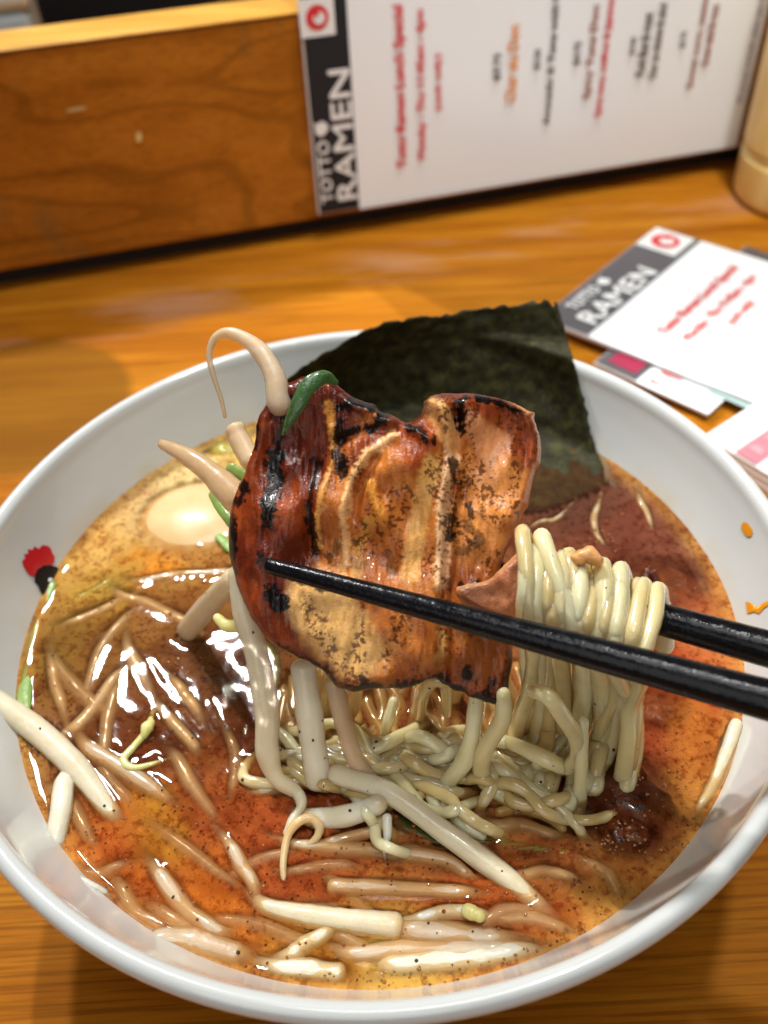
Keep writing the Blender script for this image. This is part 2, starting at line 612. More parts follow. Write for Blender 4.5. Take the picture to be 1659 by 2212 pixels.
# ------------------------------------------------------------------ wooden partition
PB = Z(0, 634, 0)
PB2 = Z(1590, 362, 0)
UB = (PB2 - PB).normalized()
NB = Vector((UB.y, -UB.x, 0))
UPZ = Vector((0, 0, 1))


def onboard(x, y, off=0.0):
    return PL(x, y, PB + NB * off, NB)


zbot = onboard(0, 588).z
ztop = (onboard(0, 120).z + onboard(339, 64).z) / 2
part = empty('wooden_partition', PB + UB * .2 - NB * .01)
tag(part, 'brown wooden partition with pale lit top edge behind the standing menu', 'partition')
V, F = box_geo(PB - UB * .35 - NB * .010 + UPZ * zbot, UB, NB, UPZ, 1.25, .010, ztop - zbot - .0005)
bevel(obj('front_board', V, F, M_BOARD, part, smooth=False), .0012)
V, F = box_geo(PB - UB * .35 - NB * .0145 + UPZ * 0.0, UB, NB, UPZ, 1.25, .004, zbot + .02)  # near black strip stands in for the shade under the board
obj('gap_shade_strip', V, F, plain('gap_shade_black', (.012, .008, .006), .7), part, smooth=False)
def zpt(x, y):
    return Z(x, y, ztop + .0012)


TD = abs((zpt(0, 76) - zpt(0, 120)).dot(NB))
V, F = box_geo(PB - UB * .35 - NB * (TD - .001) + UPZ * ztop, UB, NB, UPZ, 1.25, TD, .0012)
bevel(obj('top_rail', V, F, M_TOP_LIT, part, smooth=False), .0015)

obj('paint_chip', [onboard(300 + 7 * math.cos(a), 296 + 12 * math.sin(a), .0006) for a in np.linspace(0, 5.6, 9)], [tuple(range(9))], plain('pale_chipped_wood', (.66, .46, .16), .6), part, smooth=False)
obj('paint_chip', [onboard(165 + 24 * math.cos(a), 236 + 5 * math.sin(a) - 4 * math.cos(a), .0006) for a in np.linspace(0, 5.6, 9)], [tuple(range(9))], plain('pale_scuffed_wood', (.50, .33, .12), .6), part, smooth=False)

# pale container behind the partition
q = PB - NB * .12
pr = PL(66, 40, q, NB)
V, F = box_geo(Vector((pr.x, pr.y, 0)) - UB * .12, UB, -NB, UPZ, .12, .08, pr.z + .004)
cb = empty('grey_box', Vector((pr.x, pr.y, 0)))
tag(cb, 'pale blue grey box standing in the dark behind the partition', 'box')
bevel(obj('side', V, F, plain('pale_grey_plastic', (.48, .60, .62), .5), cb, smooth=False), .004)
V, F = box_geo(Vector((pr.x, pr.y, pr.z + .0045)) - UB * .122 + NB * .002, UB, -NB, UPZ, .124, .084, .05)
bevel(obj('lid', V, F, plain('cream_plastic', (.66, .66, .50), .5), cb, smooth=False), .004)


# ------------------------------------------------------------------ print helpers
def text_mesh(body):
    cu = bpy.data.curves.new('txt', 'FONT')
    cu.body = body
    cu.size = 1
    cu.resolution_u = 2
    to = bpy.data.objects.new('txt', cu)
    COL.objects.link(to)
    dg = bpy.context.evaluated_depsgraph_get()
    me = bpy.data.meshes.new_from_object(to.evaluated_get(dg))
    co = np.array([v.co[:] for v in me.vertices])
    fc = [tuple(p.vertices) for p in me.polygons]
    bpy.data.objects.remove(to)
    bpy.data.curves.remove(cu)
    bpy.data.meshes.remove(me)
    return co, fc


def lettering(body, a, b, upv, height, mat, parent, off, name='lettering', bold=0.0):
    """text laid from point a to point b, letters rising along upv"""
    co, fc = text_mesh(body)
    mn, mxx = co.min(0), co.max(0)
    L = (b - a).length
    ux = (b - a).normalized()
    n = ux.cross(upv).normalized()
    uy = n.cross(ux)
    V = [a + ux * ((c[0] - mn[0]) / (mxx[0] - mn[0]) * L) + uy * ((c[1] - mn[1]) / (mxx[1] - mn[1]) * height) + off for c in co]
    o = obj(name, V, fc, mat, parent, smooth=False)
    if bold:
        # thicken strokes: second set of the same outlines a hair to the side, joined
        V2 = [v_ + uy * bold + ux * bold + n * 1e-5 for v_ in V]
        me = bpy.data.meshes.new(name)
        k = len(V)
        me.from_pydata([tuple(p) for p in V + V2], [], fc + [tuple(i + k for i in f) for f in fc])
        me.materials.append(mat)
        o.data = me
    o['kind'] = 'stuff'
    return o


def sheet(name, corners, off, mat, parent, thick=0.0):
    c = [p + off for p in corners]
    if thick:
        n = (c[1] - c[0]).cross(c[3] - c[0]).normalized()
        c = c + [p - n * thick for p in c]
        return obj(name, c, [(0, 1, 2, 3), (7, 6, 5, 4), (0, 4, 5, 1), (1, 5, 6, 2), (2, 6, 7, 3), (3, 7, 4, 0)], mat, parent, smooth=False)
    return obj(name, c, [(0, 1, 2, 3)], mat, parent, smooth=False)


def logo(center, ux, uy, n, size, parent):
    def disc(r, k, mat, z, nm, cx=0, cy=0, jag=0.0, sx=1.0):
        V = [center + n * z]
        V[0] = center + ux * cx + uy * cy + n * z
        for i in range(k):
            a = 2 * math.pi * i / k
            rr = r * (1 + (jag if i % 2 else 0))
            V.append(center + ux * (cx + rr * math.cos(a) * sx) + uy * (cy + rr * math.sin(a)) + n * z)
        obj(nm, V, [(0, i + 1, (i + 1) % k + 1) for i in range(k)], mat, parent, smooth=False)
    s = size / 2
    sq = lambda r: [center + ux * a * r + uy * b * r for a, b in ((-1, -1), (1, -1), (1, 1), (-1, 1))]
    sheet('logo_frame', sq(s), n * .0003, M_INK_WHITE, parent)
    disc(s * .66, 20, M_INK_RED, .0006, 'logo_disc')
    disc(s * .34, 14, M_INK_WHITE, .0009, 'logo_head', cx=s * .08, cy=-s * .02)
    disc(s * .16, 8, M_INK_RED, .0012, 'logo_comb', cx=-s * .05, cy=s * .26, jag=.3)


# ------------------------------------------------------------------ standing menu
MO = .004
mb = lambda x, y: onboard(x, y, MO)
mBL, mBR = mb(690, 484), mb(1594, 309)
mz0 = (mb(776, 457).z + mBR.z) / 2
print('zbot', zbot, 'mz0', mz0, mb(776, 457).z, mBR.z, 'ztop', ztop, onboard(0, 120).z, onboard(339, 64).z)
men = empty('standing_menu', Vector((mBL.x, mBL.y, mz0)))
tag(men, 'large white menu with black header band standing upright against the wooden partition', 'menu')
MH = .235


def bpt(s, tt, off=0.0):
    return Vector((mBL.x, mBL.y, mz0)) + UB * s + UPZ * tt + NB * off


def st(x, y):
    p = mb(x, y) - Vector((mBL.x, mBL.y, mz0))
    return p.dot(UB), p.z


s_end = st(1594, 309)[0]
s_band = st(776, 455)[0]
V, F = box_geo(bpt(0, 0) - NB * .0035, UB, NB, UPZ, s_end, .0035, MH)
bevel(obj('panel', V, F, M_PAPER, men, smooth=False), .0008)
sheet('header_band', [bpt(0.0008, .001), bpt(s_band, .001), bpt(s_band, MH - .001), bpt(.0008, MH - .001)], NB * .0006, M_INK_BLACK, men)
sheet('bottom_border', [bpt(s_band + .0002, -.0), bpt(s_end - .001, -.0), bpt(s_end - .001, .0022), bpt(s_band + .0002, .0022)], NB * .0006, M_INK_WHITE, men)


def mtext(body, x0, y0, x1, y1, hpx, mat, bold=0.0, name='lettering'):
    """text reading upward from pixel (x0,y0) to (x1,y1), hpx = letter height in pixels"""
    sa, ta = st(x0, y0)
    sb, tb = st(x1, y1)
    s_ = (sa + sb) / 2
    h = hpx * depth(mb(x0, y0)) / FPX * 1.02
    return lettering(body, bpt(s_ + h / 2, ta, .0012), bpt(s_ + h / 2, tb, .0012), -UB, h, mat, men, Vector((0, 0, 0)), name, bold)


mtext('RAMEN', 751, 429, 731, 150, 41, M_INK_WHITE, .0006)
mtext('TOTTO', 708, 436, 697, 303, 25, M_INK_WHITE, .0004)
s0, t0 = st(694, 277)
bird = [(-.0035, 0), (-.001, -.003), (.002, -.003), (.004, 0), (.0025, .0015), (.0035, .004), (.001, .003), (-.001, .0035), (-.003, .002)]
obj('bird_mark', [bpt(s0 - b_, t0 + a_, .0012) for a_, b_ in bird], [tuple(range(len(bird)))], M_INK_WHITE, men, smooth=False)
s0, t0 = st(684, 36)
logo(bpt(s0, t0, .0006), UB, UPZ, NB, st(722, 36)[0] - st(646, 36)[0], men)
mtext('Totto Ramen Lunch Special', 875, 360, 858, 12, 26, M_INK_RED, .0008)
mtext('Monday - Thu 11:45am - 4pm', 918, 340, 904, 22, 21, M_INK_RED, .0008)
mtext('(cash only)', 950, 237, 945, 117, 18, M_INK_RED, .0006)
mtext('$3.75', 1073, 172, 1076, 115, 17, M_INK_DARK, .0006)
mtext('Char siu Don', 1103, 220, 1108, 55, 24, M_INK_ORANGE, .0004)
mtext('$3.50', 1157, 150, 1165, 106, 15, M_INK_DARK, .0006)
mtext('Avocado & Tuna with Mayo', 1186, 268, 1203, -70, 19, M_INK_DARK, .0006)
mtext('$4.75', 1243, 140, 1252, 90, 17, M_INK_DARK, .0006)
mtext('Spicy Tuna Don', 1268, 212, 1288, 12, 21, M_INK_BROWN, .0005)
mtext('Spicy tuna, scallion & Japanese rice', 1297, 250, 1322, -60, 19, M_INK_RED, .0006)
mtext('$4.00', 1362, 118, 1371, 80, 14, M_INK_DARK, .0005)
mtext('Pork Bun & roast', 1383, 163, 1398, 28, 21, M_INK_DARK, .0005)
mtext('Char siu chicken & salad', 1408, 170, 1430, 8, 18, M_INK_DARK, .0005)
mtext('$2.75', 1470, 103, 1480, 68, 14, M_INK_DARK, .0005)
mtext('Sweet corn, seaweed', 1496, 188, 1522, -40, 17, M_INK_BROWN, .0005)
mtext('Green salad & roast', 1521, 142, 1543, 10, 18, M_INK_BROWN, .0005)
mtext('All prices include sales tax. No split', 1607, 222, 1648, -70, 18, M_INK_VIOLET, .0002)

# ------------------------------------------------------------------ cards lying on the table
zc = .0012


def card_frame(bl, along_pt, up_pt):
    """bottom-left corner, point along the bottom edge, point up the left edge -> origin, axes"""
    ux = (along_pt - bl).normalized()
    uy = (up_pt - bl)
    uy = (uy - ux * uy.dot(ux)).normalized()
    return ux, uy


# top card
z1 = .0068
bl, al, tl = Z(1166, 686, z1), Z(1555, 854, z1), Z(1418, 490, z1)
# shear kept out: axes from the left edge (long, well seen)
uy1 = (tl - bl).normalized()
ux1 = Vector((uy1.y, -uy1.x, 0))
H1 = (tl - bl).length
W1 = .24
c1 = empty('table_menu', bl)
tag(c1, 'white menu card with grey header band lying flat on top of the other cards', 'menu')
P1 = lambda a, b, z=0.0: bl + ux1 * a + uy1 * b + UPZ * z
b1 = (Z(1268, 727, z1) - bl).dot(ux1)
V, F = box_geo(P1(0, 0, -.0016), ux1, uy1, UPZ, W1, H1, .0016)
obj('panel', V, F, M_PAPER, c1, smooth=False)
sheet('header_band', [P1(.0004, .0004), P1(b1, .0004), P1(b1, H1 - .0004), P1(.0004, H1 - .0004)], UPZ * .0003, M_INK_GREY, c1)
xy1 = lambda x, y: ((Z(x, y, z1) - bl).dot(ux1), (Z(x, y, z1) - bl).dot(uy1))


def ctext(body, x0, y0, x1, y1, h, mat, bold=.0004):
    a0, b0 = xy1(x0, y0)
    a1, bb1 = xy1(x1, y1)
    am = (a0 + a1) / 2 + h / 2
    lettering(body, P1(am, b0, .0009), P1(am, bb1, .0009), -ux1, h, mat, c1, Vector((0, 0, 0)), bold=bold)


ctext('RAMEN', 1265, 698, 1400, 586, b1 * .40, M_INK_WHITE, .0007)
ctext('TOTTO', 1228, 668, 1292, 626, b1 * .24, M_INK_WHITE, .0005)
a0, b0 = xy1(1304, 612)
obj('bird_mark', [P1(a0 - b_ * .9, b0 + a_ * .9, .0009) for a_, b_ in bird], [tuple(range(len(bird)))], M_INK_WHITE, c1, smooth=False)
a0, b0 = xy1(1437, 524)
logo(P1(a0, b0, .0003), ux1, uy1, UPZ, b1 * .86, c1)
ctext('Totto Ramen Lunch Special', 1430, 722, 1590, 580, .0062, M_INK_RED)
ctext('Monday - Thu 11:45am - 4pm', 1486, 736, 1628, 600, .0056, M_INK_RED)
ctext('(cash only)', 1577, 702, 1624, 656, .0052, M_INK_RED)

# second card, mostly covered by the first
z2 = .0042
pA, pB = Z(1372, 824, z2), Z(1529, 895, z2)
ux2 = (pB - pA).normalized()
uy2 = Vector((-ux2.y, ux2.x, 0))
c2 = empty('drinks_card', pA)
tag(c2, 'white card with dark band and magenta badge peeking out below the table menu', 'card')
P2 = lambda a, b, z=0.0: pA + ux2 * a + uy2 * b + UPZ * z
l2 = (Z(1283, 783, z2) - pA).dot(ux2)
V, F = box_geo(P2(l2, 0, -.0010), ux2, uy2, UPZ, (pB - pA).length - l2, .13, .0010)
obj('panel', V, F, M_PAPER, c2, smooth=False)
sheet('dark_band', [P2(l2 + .0004, .0004), P2(0, .0004), P2(0, .1296), P2(l2 + .0004, .1296)], UPZ * .0003, M_INK_GREY, c2)
m0 = (Z(1303, 772, z2) - pA).dot(ux2)
m1 = (Z(1379, 806, z2) - pA).dot(ux2)
sheet('magenta_badge', [P2(l2 * .80, .0042), P2(l2 * .13, .0042), P2(l2 * .13, .0135), P2(l2 * .80, .0135)], UPZ * .0006, M_INK_MAG, c2)
lettering('Sapporo', P2(.0045, .0105, .0006), P2(.014, .0105, .0006), uy2, .003, M_INK_RED, c2, Vector((0, 0, 0)), bold=.0003)
lettering('$6', P2(.004, .003, .0006), P2(.0085, .003, .0006), uy2, .0025, M_INK_BROWN, c2, Vector((0, 0, 0)), bold=.0003)
sheet('teal_edge_shadow', [P2(.026, .0125), P2(.047, .0125), P2(.047, .016), P2(.026, .016)], UPZ * .0006, M_SHADE_TEAL, c2)  # shadow line of the upper card, painted as a teal strip

# third: booklet with pink band at the right edge
z3 = .0085
qA, qB, qC = Z(1515, 940, z3), Z(1653, 1023, z3), Z(1558, 846, z3)
ux3 = (qB - qA).normalized()
uy3 = Vector((-ux3.y, ux3.x, 0))
c3 = empty('booklet', qA)
tag(c3, 'thick white booklet with a dusty pink band beside the bowl', 'booklet')
P3 = lambda a, b, z=0.0: qA + ux3 * a + uy3 * b + UPZ * z
for k in range(3):
    V, F = box_geo(P3(.0004 * k, .0003 * k, -z3 + .0004 + .0027 * k), ux3, uy3, UPZ, .16, .14, .0025)
    obj('page', V, F, M_PAPER, c3, smooth=False)
L3 = (qB - qA).length
sheet('pink_band', [P3(L3 * .50, .0012), P3(L3 * .82, .0012), P3(L3 * .82, .138), P3(L3 * .50, .138)], UPZ * .0006, M_INK_PINK, c3)
for k in range(14):
    b_ = .006 + k * .0095
    sheet('pink_motif', [P3(L3 * .55, b_), P3(L3 * .77, b_), P3(L3 * .72, b_ + .004), P3(L3 * .60, b_ + .004)], UPZ * .0009,
          bpy.data.materials.get('pale_pink_print') or plain('pale_pink_print', lin(215, 145, 152), .4), c3)


# ------------------------------------------------------------------ lathe things
def lathe(name, prof, mat, parent=None, center=(0, 0), segs=128, closed=False):
    V, F = [], []
    for r, z in prof:
        for k in range(segs):
            a = 2 * math.pi * k / segs
            V.append(Vector((center[0] + r * math.cos(a), center[1] + r * math.sin(a), z)))
    m = len(prof)
    for i in range(m - 1 + (1 if closed else 0)):
        j = (i + 1) % m
        for k in range(segs):
            k2 = (k + 1) % segs
            F.append((i * segs + k, i * segs + k2, j * segs + k2, j * segs + k))
    o = obj(name, V, F, mat, parent)
    fix_normals(o)
    return o


def smooth_prof(P, n=4):
    return [tuple(p) for p in catmull([(a, b, 0) for a, b in P], n)[:, :2]]


# wooden cup at the right
t = NT('pale_bamboo')
c = t.ramp(t.noise(t.coords(scale=(60, 60, 9)), 1.0, 5, .6, .3), [(.3, (.70, .45, .13)), (.5, (.82, .59, .22)), (.7, (.86, .67, .30))])
t.base(c)
t.set(Roughness=.4)
M_BAMBOO = t.m
ccx, ccy = .2385, .320
cu = empty('bamboo_cup', (ccx, ccy, 0))
tag(cu, 'pale bamboo utensil cup with carved ring standing at the right of the menu', 'cup')
R = .036
lathe('body', [(.0005, .004), (R - .006, .003), (R - .002, .0005), (R, .003), (R + .0003, .006), (R + .0004, .0225), (R + .0004, .024), (R - .0012, .0252), (R - .0012, .0262), (R - .0012, .0272), (R - .0012, .0282), (R + .0004, .0295), (R + .0004, .031), (R + .0004, .060), (R + .0004, .125), (R - .001, .1265), (R - .004, .126), (R - .0045, .03), (R - .009, .008), (.0005, .007)],
      M_BAMBOO, cu, (ccx, ccy), 64)
cu['kind'] = 'thing'

# ------------------------------------------------------------------ bowl
RIN = [(.0, .010), (.030, .0125), (.052, .021), (.070, .0335), (.0815, .0445), (.0880, .0545), (.0925, .0635), (.0954, .0710)]
rim = [(.0954, .0710), (.0961, .0736), (.0972, .0748), (.0984, .0750), (.0995, .0742), (.1000, .0728), (.0996, .0708)]
rout = [(.0996, .0708), (.0975, .0640), (.0930, .0540), (.0860, .0430), (.0760, .0325), (.0620, .0220), (.0470, .0140), (.0370, .0105), (.0355, .0060), (.0350, .0008), (.0310, .0006), (.0300, .0050), (.0005, .0060)]
pin = smooth_prof([(.0005, .010)] + RIN[1:], 4)
prof = pin + smooth_prof(rim, 3)[1:] + smooth_prof(rout, 3)[1:]
bowl = empty('ramen_bowl', (0, 0, 0))
tag(bowl, 'white china noodle bowl full of orange broth', 'bowl')
lathe('body', prof, M_CHINA, bowl, segs=160)
_pr = np.array([p[0] for p in pin])
_pz = np.array([p[1] for p in pin])


def onbowl(x, y, off=.0003):
    d = ray(x, y)
    lo, hi = None, None
    prev = .12
    for k in range(1, 600):
        tt = .12 + k * .0005
        p = CAM + d * tt
        if p.z < .078 and math.hypot(p.x, p.y) >= np.interp(p.z, _pz, _pr) and (p.y > -.02 or p.z < .074):
            lo, hi = prev, tt
            break
        prev = tt
    if lo is None:
        return Z(x, y, .07)
    for _ in range(20):
        m = (lo + hi) / 2
        p = CAM + d * m
        if math.hypot(p.x, p.y) >= np.interp(p.z, _pz, _pr):
            hi = m
        else:
            lo = m
    p = CAM + d * lo
    rad = Vector((p.x, p.y, 0)).normalized()
    return p - rad * off + UPZ * off * .4


def bowl_patch(name, poly, mat, off=.0003):
    q = np.array(poly, float)
    c = q.mean(0)
    V = [onbowl(*c, off)]
    F = []
    m = len(q)
    for s_ in (.5, 1.0):
        for p in q:
            V.append(onbowl(*(c + (p - c) * s_), off * (1 if s_ < 1 else .8)))
    for k in range(m):
        k2 = (k + 1) % m
        F += [(0, 1 + k, 1 + k2), (1 + k, 1 + m + k, 1 + m + k2, 1 + k2)]
    o = obj(name, V, F, mat, bowl)
    fix_normals(o)
    return o


comb = [(46, 1212), (53, 1206), (50, 1198), (60, 1196), (58, 1187), (69, 1188), (73, 1180), (82, 1186), (90, 1178), (101, 1179), (108, 1184), (112, 1195), (117, 1203), (116, 1215), (108, 1222), (92, 1226), (80, 1236), (72, 1246), (62, 1243), (54, 1232), (48, 1222)]
bowl_patch('red_comb_emblem', comb, M_EMB_RED)
bodyp = [(72, 1248), (78, 1232), (92, 1222), (108, 1221), (122, 1226), (131, 1236), (126, 1250), (116, 1262), (106, 1272), (104, 1284), (94, 1290), (86, 1280), (80, 1266), (72, 1258)]
bowl_patch('black_bird_emblem', bodyp, M_EMB_BLK, .0005)
bowl_patch('emblem_glint', [(105 + 5.5 * math.cos(a), 1254 + 5 * math.sin(a)) for a in np.linspace(0, 6.0, 9)], M_EMB_GLINT, .0008)  # white glint on the black emblem, painted as a patch
bowl_patch('oil_drop', [(1615 + (13 if k % 2 else 15) * math.cos(a) * .8 - 5 * math.sin(a), 1144 - 16 * math.sin(a)) for k, a in enumerate(np.linspace(0, 5.9, 13))], M_OIL)
bowl_patch('oil_smear', [(1612, 1300), (1622, 1302), (1628, 1312), (1640, 1316), (1650, 1304), (1660, 1298), (1664, 1306), (1652, 1314), (1642, 1326), (1630, 1322), (1616, 1326)], M_OIL)

# ------------------------------------------------------------------ floating food list (pixels of a 1659-wide photo)
sink_pts = []      # (xyz, radius) of everything poking through the broth, for the meniscus


def wr(wpx, p):
    return wpx * .535 * depth(p) / FPX


def food(name, label, cat, group, pts, wid, mat, mode='f', flat=.9, parent=None, taper=False, seed=0, up=None, segs=12, cap=1.0, wob=.07, cut=None):
    """mode f floats half sunk, s just under the surface, u lies on top, h hangs (points carry a depth, 0 = broth level, None = between)"""
    wid = wid if isinstance(wid, (list, tuple)) else [wid, wid]
    if name == 'bean_sprout' and mode in 'fs' and len(pts) < 6:
        # slim ends that dip under the surface, and a lazy bend
        W0 = list(np.interp(np.linspace(0, 1, len(pts)), np.linspace(0, 1, len(wid)), wid))
        p3 = [(p[0], p[1], p[2] if len(p) > 2 else 0) for p in pts]
        rs_ = random.Random(seed)
        j = rs_.uniform(-7, 7)
        p3 = [p3[0]] + [(p[0] + j * .5, p[1] + j, p[2]) for p in p3[1:-1]] + [p3[-1]]

        def ext(a, b, k):
            L_ = math.hypot(a[0] - b[0], a[1] - b[1]) + 1e-6
            ux_, uy_ = (a[0] - b[0]) / L_, (a[1] - b[1]) / L_
            t_ = rs_.uniform(-.5, .5)
            ux_, uy_ = ux_ * math.cos(t_) - uy_ * math.sin(t_), ux_ * math.sin(t_) + uy_ * math.cos(t_)
            return (a[0] + ux_ * k, a[1] + uy_ * k, a[2] - .0034)
        if p3[0][2] < .0015 and cut != 0:
            p3 = [ext(p3[0], p3[1], rs_.uniform(45, 85))] + p3
            W0 = [W0[0] * .55] + W0
        if p3[-1][2] < .0015 and cut != 1:
            p3 = p3 + [ext(p3[-1], p3[-2], rs_.uniform(40, 90))]
            W0 = W0 + [W0[-1] * .4]
        pts, wid = p3, W0
    P, rad = [], []
    W = np.interp(np.linspace(0, 1, len(pts)), np.linspace(0, 1, len(wid)), wid)
    if mode == 'h':
        dep = [None if p[2] is None else (p[2] if p[2] > 0 else depth(Z(p[0], p[1], ZS + p[2]))) for p in pts]
        ks = [i for i, d in enumerate(dep) if d is not None]
        dep = np.interp(range(len(pts)), ks, [dep[i] for i in ks])
        for p, d, wq in zip(pts, dep, W):
            P.append(D(p[0], p[1], d))
            rad.append(wq * (.55 if name == 'bean_sprout' else .495) * d / FPX)
        upv = tuple(-FW) if up is None else up
    else:
        for p, wq in zip(pts, W):
            z = ZS + (p[2] if len(p) > 2 else 0)
            g = Z(p[0], p[1], z)
            r = wr(wq, g)
            off = {'f': -.72 * r, 's': -r * flat - .0002, 'u': .55 * r}[mode]
            g = Z(p[0], p[1], z + off)
            P.append(g)
            rad.append(r)
        upv = (0, 0, 1) if up is None else up
    o, C = tube(name, P, rad, mat, parent, flat=flat, up=upv, seed=seed, segs=segs, cap=cap, wob=wob)
    rr = np.interp(np.linspace(0, 1, len(C)), np.linspace(0, 1, len(rad)), rad)
    for c_, r_ in zip(C, rr):
        sink_pts.append((c_[0], c_[1], c_[2], r_ * (flat if flat < .6 else 1)))
    if label:
        tag(o, label, cat, group)
    return o


GS, GN = 'bean sprouts in the broth', 'noodles lifted by the chopsticks'
SP, SK, RO = M_SPROUT, M_SPROUT_PINK, M_ROOT
_sd = [100]


def sprout(label, pts, wid, mode='f', mat=None, **kw):
    _sd[0] += 1
    return food('bean_sprout', label, 'bean sprout', GS, pts, wid, mat or SP, mode, seed=_sd[0], **kw)


# --- hanging from or leaning on the pork
sprout('long thick bean sprout hanging from the left pork edge, root curling in the broth',
       [(512, 1240, .190), (530, 1330, None), (556, 1420, None), (577, 1540, None), (577, 1620, None), (597, 1680, None), (640, 1712, 0), (651, 1740, 0), (632, 1772, 0), (618, 1800, 0)],
       [36, 46, 52, 50, 46, 36, 26, 22, 18, 14], 'h')
sprout('straight pale bean sprout hanging below the pork with blunt lower end',
       [(655, 1440, .196), (668, 1540, None), (678, 1620, None), (690, 1690, .2)], [50, 54, 52, 52], 'h', cap=.6)
sprout('cream bean sprout bending from under the pork to the noodles', [(722, 1478, .196), (742, 1560, None), (768, 1640, None), (815, 1695, 0), (880, 1730, 0)], [40, 42, 36, 30, 20], 'h', mat=SK)
sprout('short thick bean sprout sticking out left of the lower pork edge', [(405, 1362, 0), (448, 1310, None), (505, 1250, .192)], [44, 46, 44], 'h', cap=.6)
bh = sprout('yellow headed bean sprout curled against the pork edge', [(470, 1335, .197), (490, 1352, .196), (515, 1350, .195), (537, 1330, .194)], [18, 24, 28, 20], 'h', mat=M_BEAN)
sprout('arching bean sprout with a long thin drooping tail above the pork',
       [(604, 872, .188), (592, 810, .188), (560, 757, .189), (520, 727, .190), (486, 719, .191), (462, 733, .192), (452, 768, .193), (462, 815, .194), (477, 860, .195), (486, 900, .196)],
       [50, 44, 36, 27, 21, 15, 13, 11, 9, 7], 'h', mat=SK)
sprout('bean sprout pointing left from behind the pork above the egg', [(352, 960, .205), (400, 983, .202), (450, 1018, .199), (510, 1075, .196)], [22, 34, 48, 62], 'h', mat=SK)
sprout('grey stub of bean sprout upright behind the pork', [(508, 925, .212), (520, 955, .211), (545, 1000, .209)], [38, 42, 40], 'h', mat=SK, cap=.5)
# --- floating
sprout('longest bean sprout crossing diagonally below the noodles', [(728, 1673, .0046), (842, 1716, .0048), (960, 1800, .0035), (1087, 1893, .0012), (1172, 1962, -.001)], [42, 46, 48, 46, 34], 'f')
sprout('stubby white bean sprout with rounded end under the hanging sprouts', [(690, 1768, .001), (750, 1755, .003), (815, 1738, .0046)], [44, 48, 46], 'f')
sprout('thick cream bean sprout with square cut end near the front rim', [(572, 1957), (650, 1972, .0005), (750, 1985, .001), (855, 2002, .001)], [36, 48, 54, 56], 'f', cap=.6, cut=1)
sprout('pink tinted bean sprout with square left end in the front broth', [(718, 1917), (800, 1922), (900, 1926), (1000, 1930)], [40, 44, 42, 34], 'f', SK, cap=.65, cut=0)
sprout('pinkish bean sprout running under the small upright root', [(625, 1822), (720, 1840), (830, 1850), (960, 1868), (1010, 1890)], [22, 40, 42, 40, 24], 'f', SK)
sprout('thin cream root lying beside the stubby sprout', [(706, 1822), (760, 1812), (826, 1792)], [24, 28, 26], 'f', SK)
sprout('small pointed root standing below the stubby sprout', [(836, 1768, .003), (834, 1800, .002), (830, 1836, .001)], [22, 18, 9], 'f')
sprout('curled loop of sprout root in the front broth', [(613, 1905), (612, 1860, .001), (622, 1805, .002), (645, 1775, .003), (672, 1768, .003), (690, 1787, .002), (682, 1812, .001), (655, 1832)], [12, 15, 17, 20, 22, 20, 16, 12], 'f', mat=RO)
sprout('thick bean sprout reaching over the left rim wall into the broth', [(-12, 1515, .006), (82, 1582, .003), (172, 1668, .0015), (240, 1755, 0)], [52, 54, 54, 40], 'f')
sprout('short white bean sprout standing against the left bowl wall', [(120, 1828, .001), (130, 1750, .002), (140, 1690, .001)], [44, 46, 40], 'f')
sprout('pinkish bean sprout slanting behind the left wall sprout', [(158, 1582), (200, 1530), (255, 1462)], [40, 42, 30], 's', SK)
sprout('blunt translucent bean sprout right of the left wall sprout', [(190, 1615), (260, 1660), (345, 1717)], [34, 50, 36], 'f', SK)
sprout('sunken bean sprout between the green strip and the reflection', [(114, 1440), (124, 1490), (136, 1528)], [26, 32, 26], 's', SK)
sprout('short sunken bean sprout right of the bright reflection', [(380, 1478), (402, 1508), (424, 1534)], [28, 34, 26], 's', SK)
sprout('sunken bean sprout above the red oily patch', [(352, 1536), (385, 1578), (420, 1614)], [26, 30, 28], 's', SK)
yh = sprout('thin yellow bean sprout with bulbous head in the left broth', [(318, 1575, .0012), (286, 1606, .001), (264, 1634, .001), (284, 1652, .001), (345, 1646)], [16, 15, 16, 16, 10], 'f', M_BEAN)
sprout('flat bean sprout floating toward the pork from the egg', [(262, 1288), (310, 1300), (360, 1325), (412, 1352)], [28, 36, 36, 28], 's', SK)
sprout('faint sunken bean sprout beside the yellow broth', [(155, 1348), (200, 1330), (248, 1308)], [26, 32, 28], 's', SK)
sprout('slim pale bean sprout running below the egg to the pork', [(306, 1256), (390, 1250), (495, 1236)], [18, 24, 20], 'f', SK)
sprout('pink bean sprout slanting through the orange front left broth', [(345, 1890), (395, 1955), (432, 1985), (480, 2014)], [34, 42, 40, 26], 'f', SK)
sprout('short pinkish bean sprout left of the curled root', [(498, 1828), (522, 1872), (548, 1912)], [28, 34, 30], 'f', SK)
sprout('cream chip of sprout stuck on the front left rim wall', [(162, 1892, .002), (192, 1910, .002), (222, 1926, .001)], [14, 18, 16], 'f')
sprout('broad pale bean sprout hugging the front rim at left', [(340, 2034, .001), (420, 2044), (510, 2066)], [50, 76, 56], 'f', SK)
sprout('pale bean sprout slanting up from the front rim', [(620, 2068), (660, 2042), (705, 2015)], [38, 42, 30], 'f')
sprout('broken cream bean sprout end lying on the front rim line', [(590, 2090), (670, 2098), (732, 2106)], [36, 48, 50], 'f', SP, cap=.65, cut=1)
sprout('fat cream bean sprout with wet glints along the front rim', [(845, 2086), (940, 2080), (1040, 2070), (1130, 2056)], [52, 66, 62, 44], 'f')
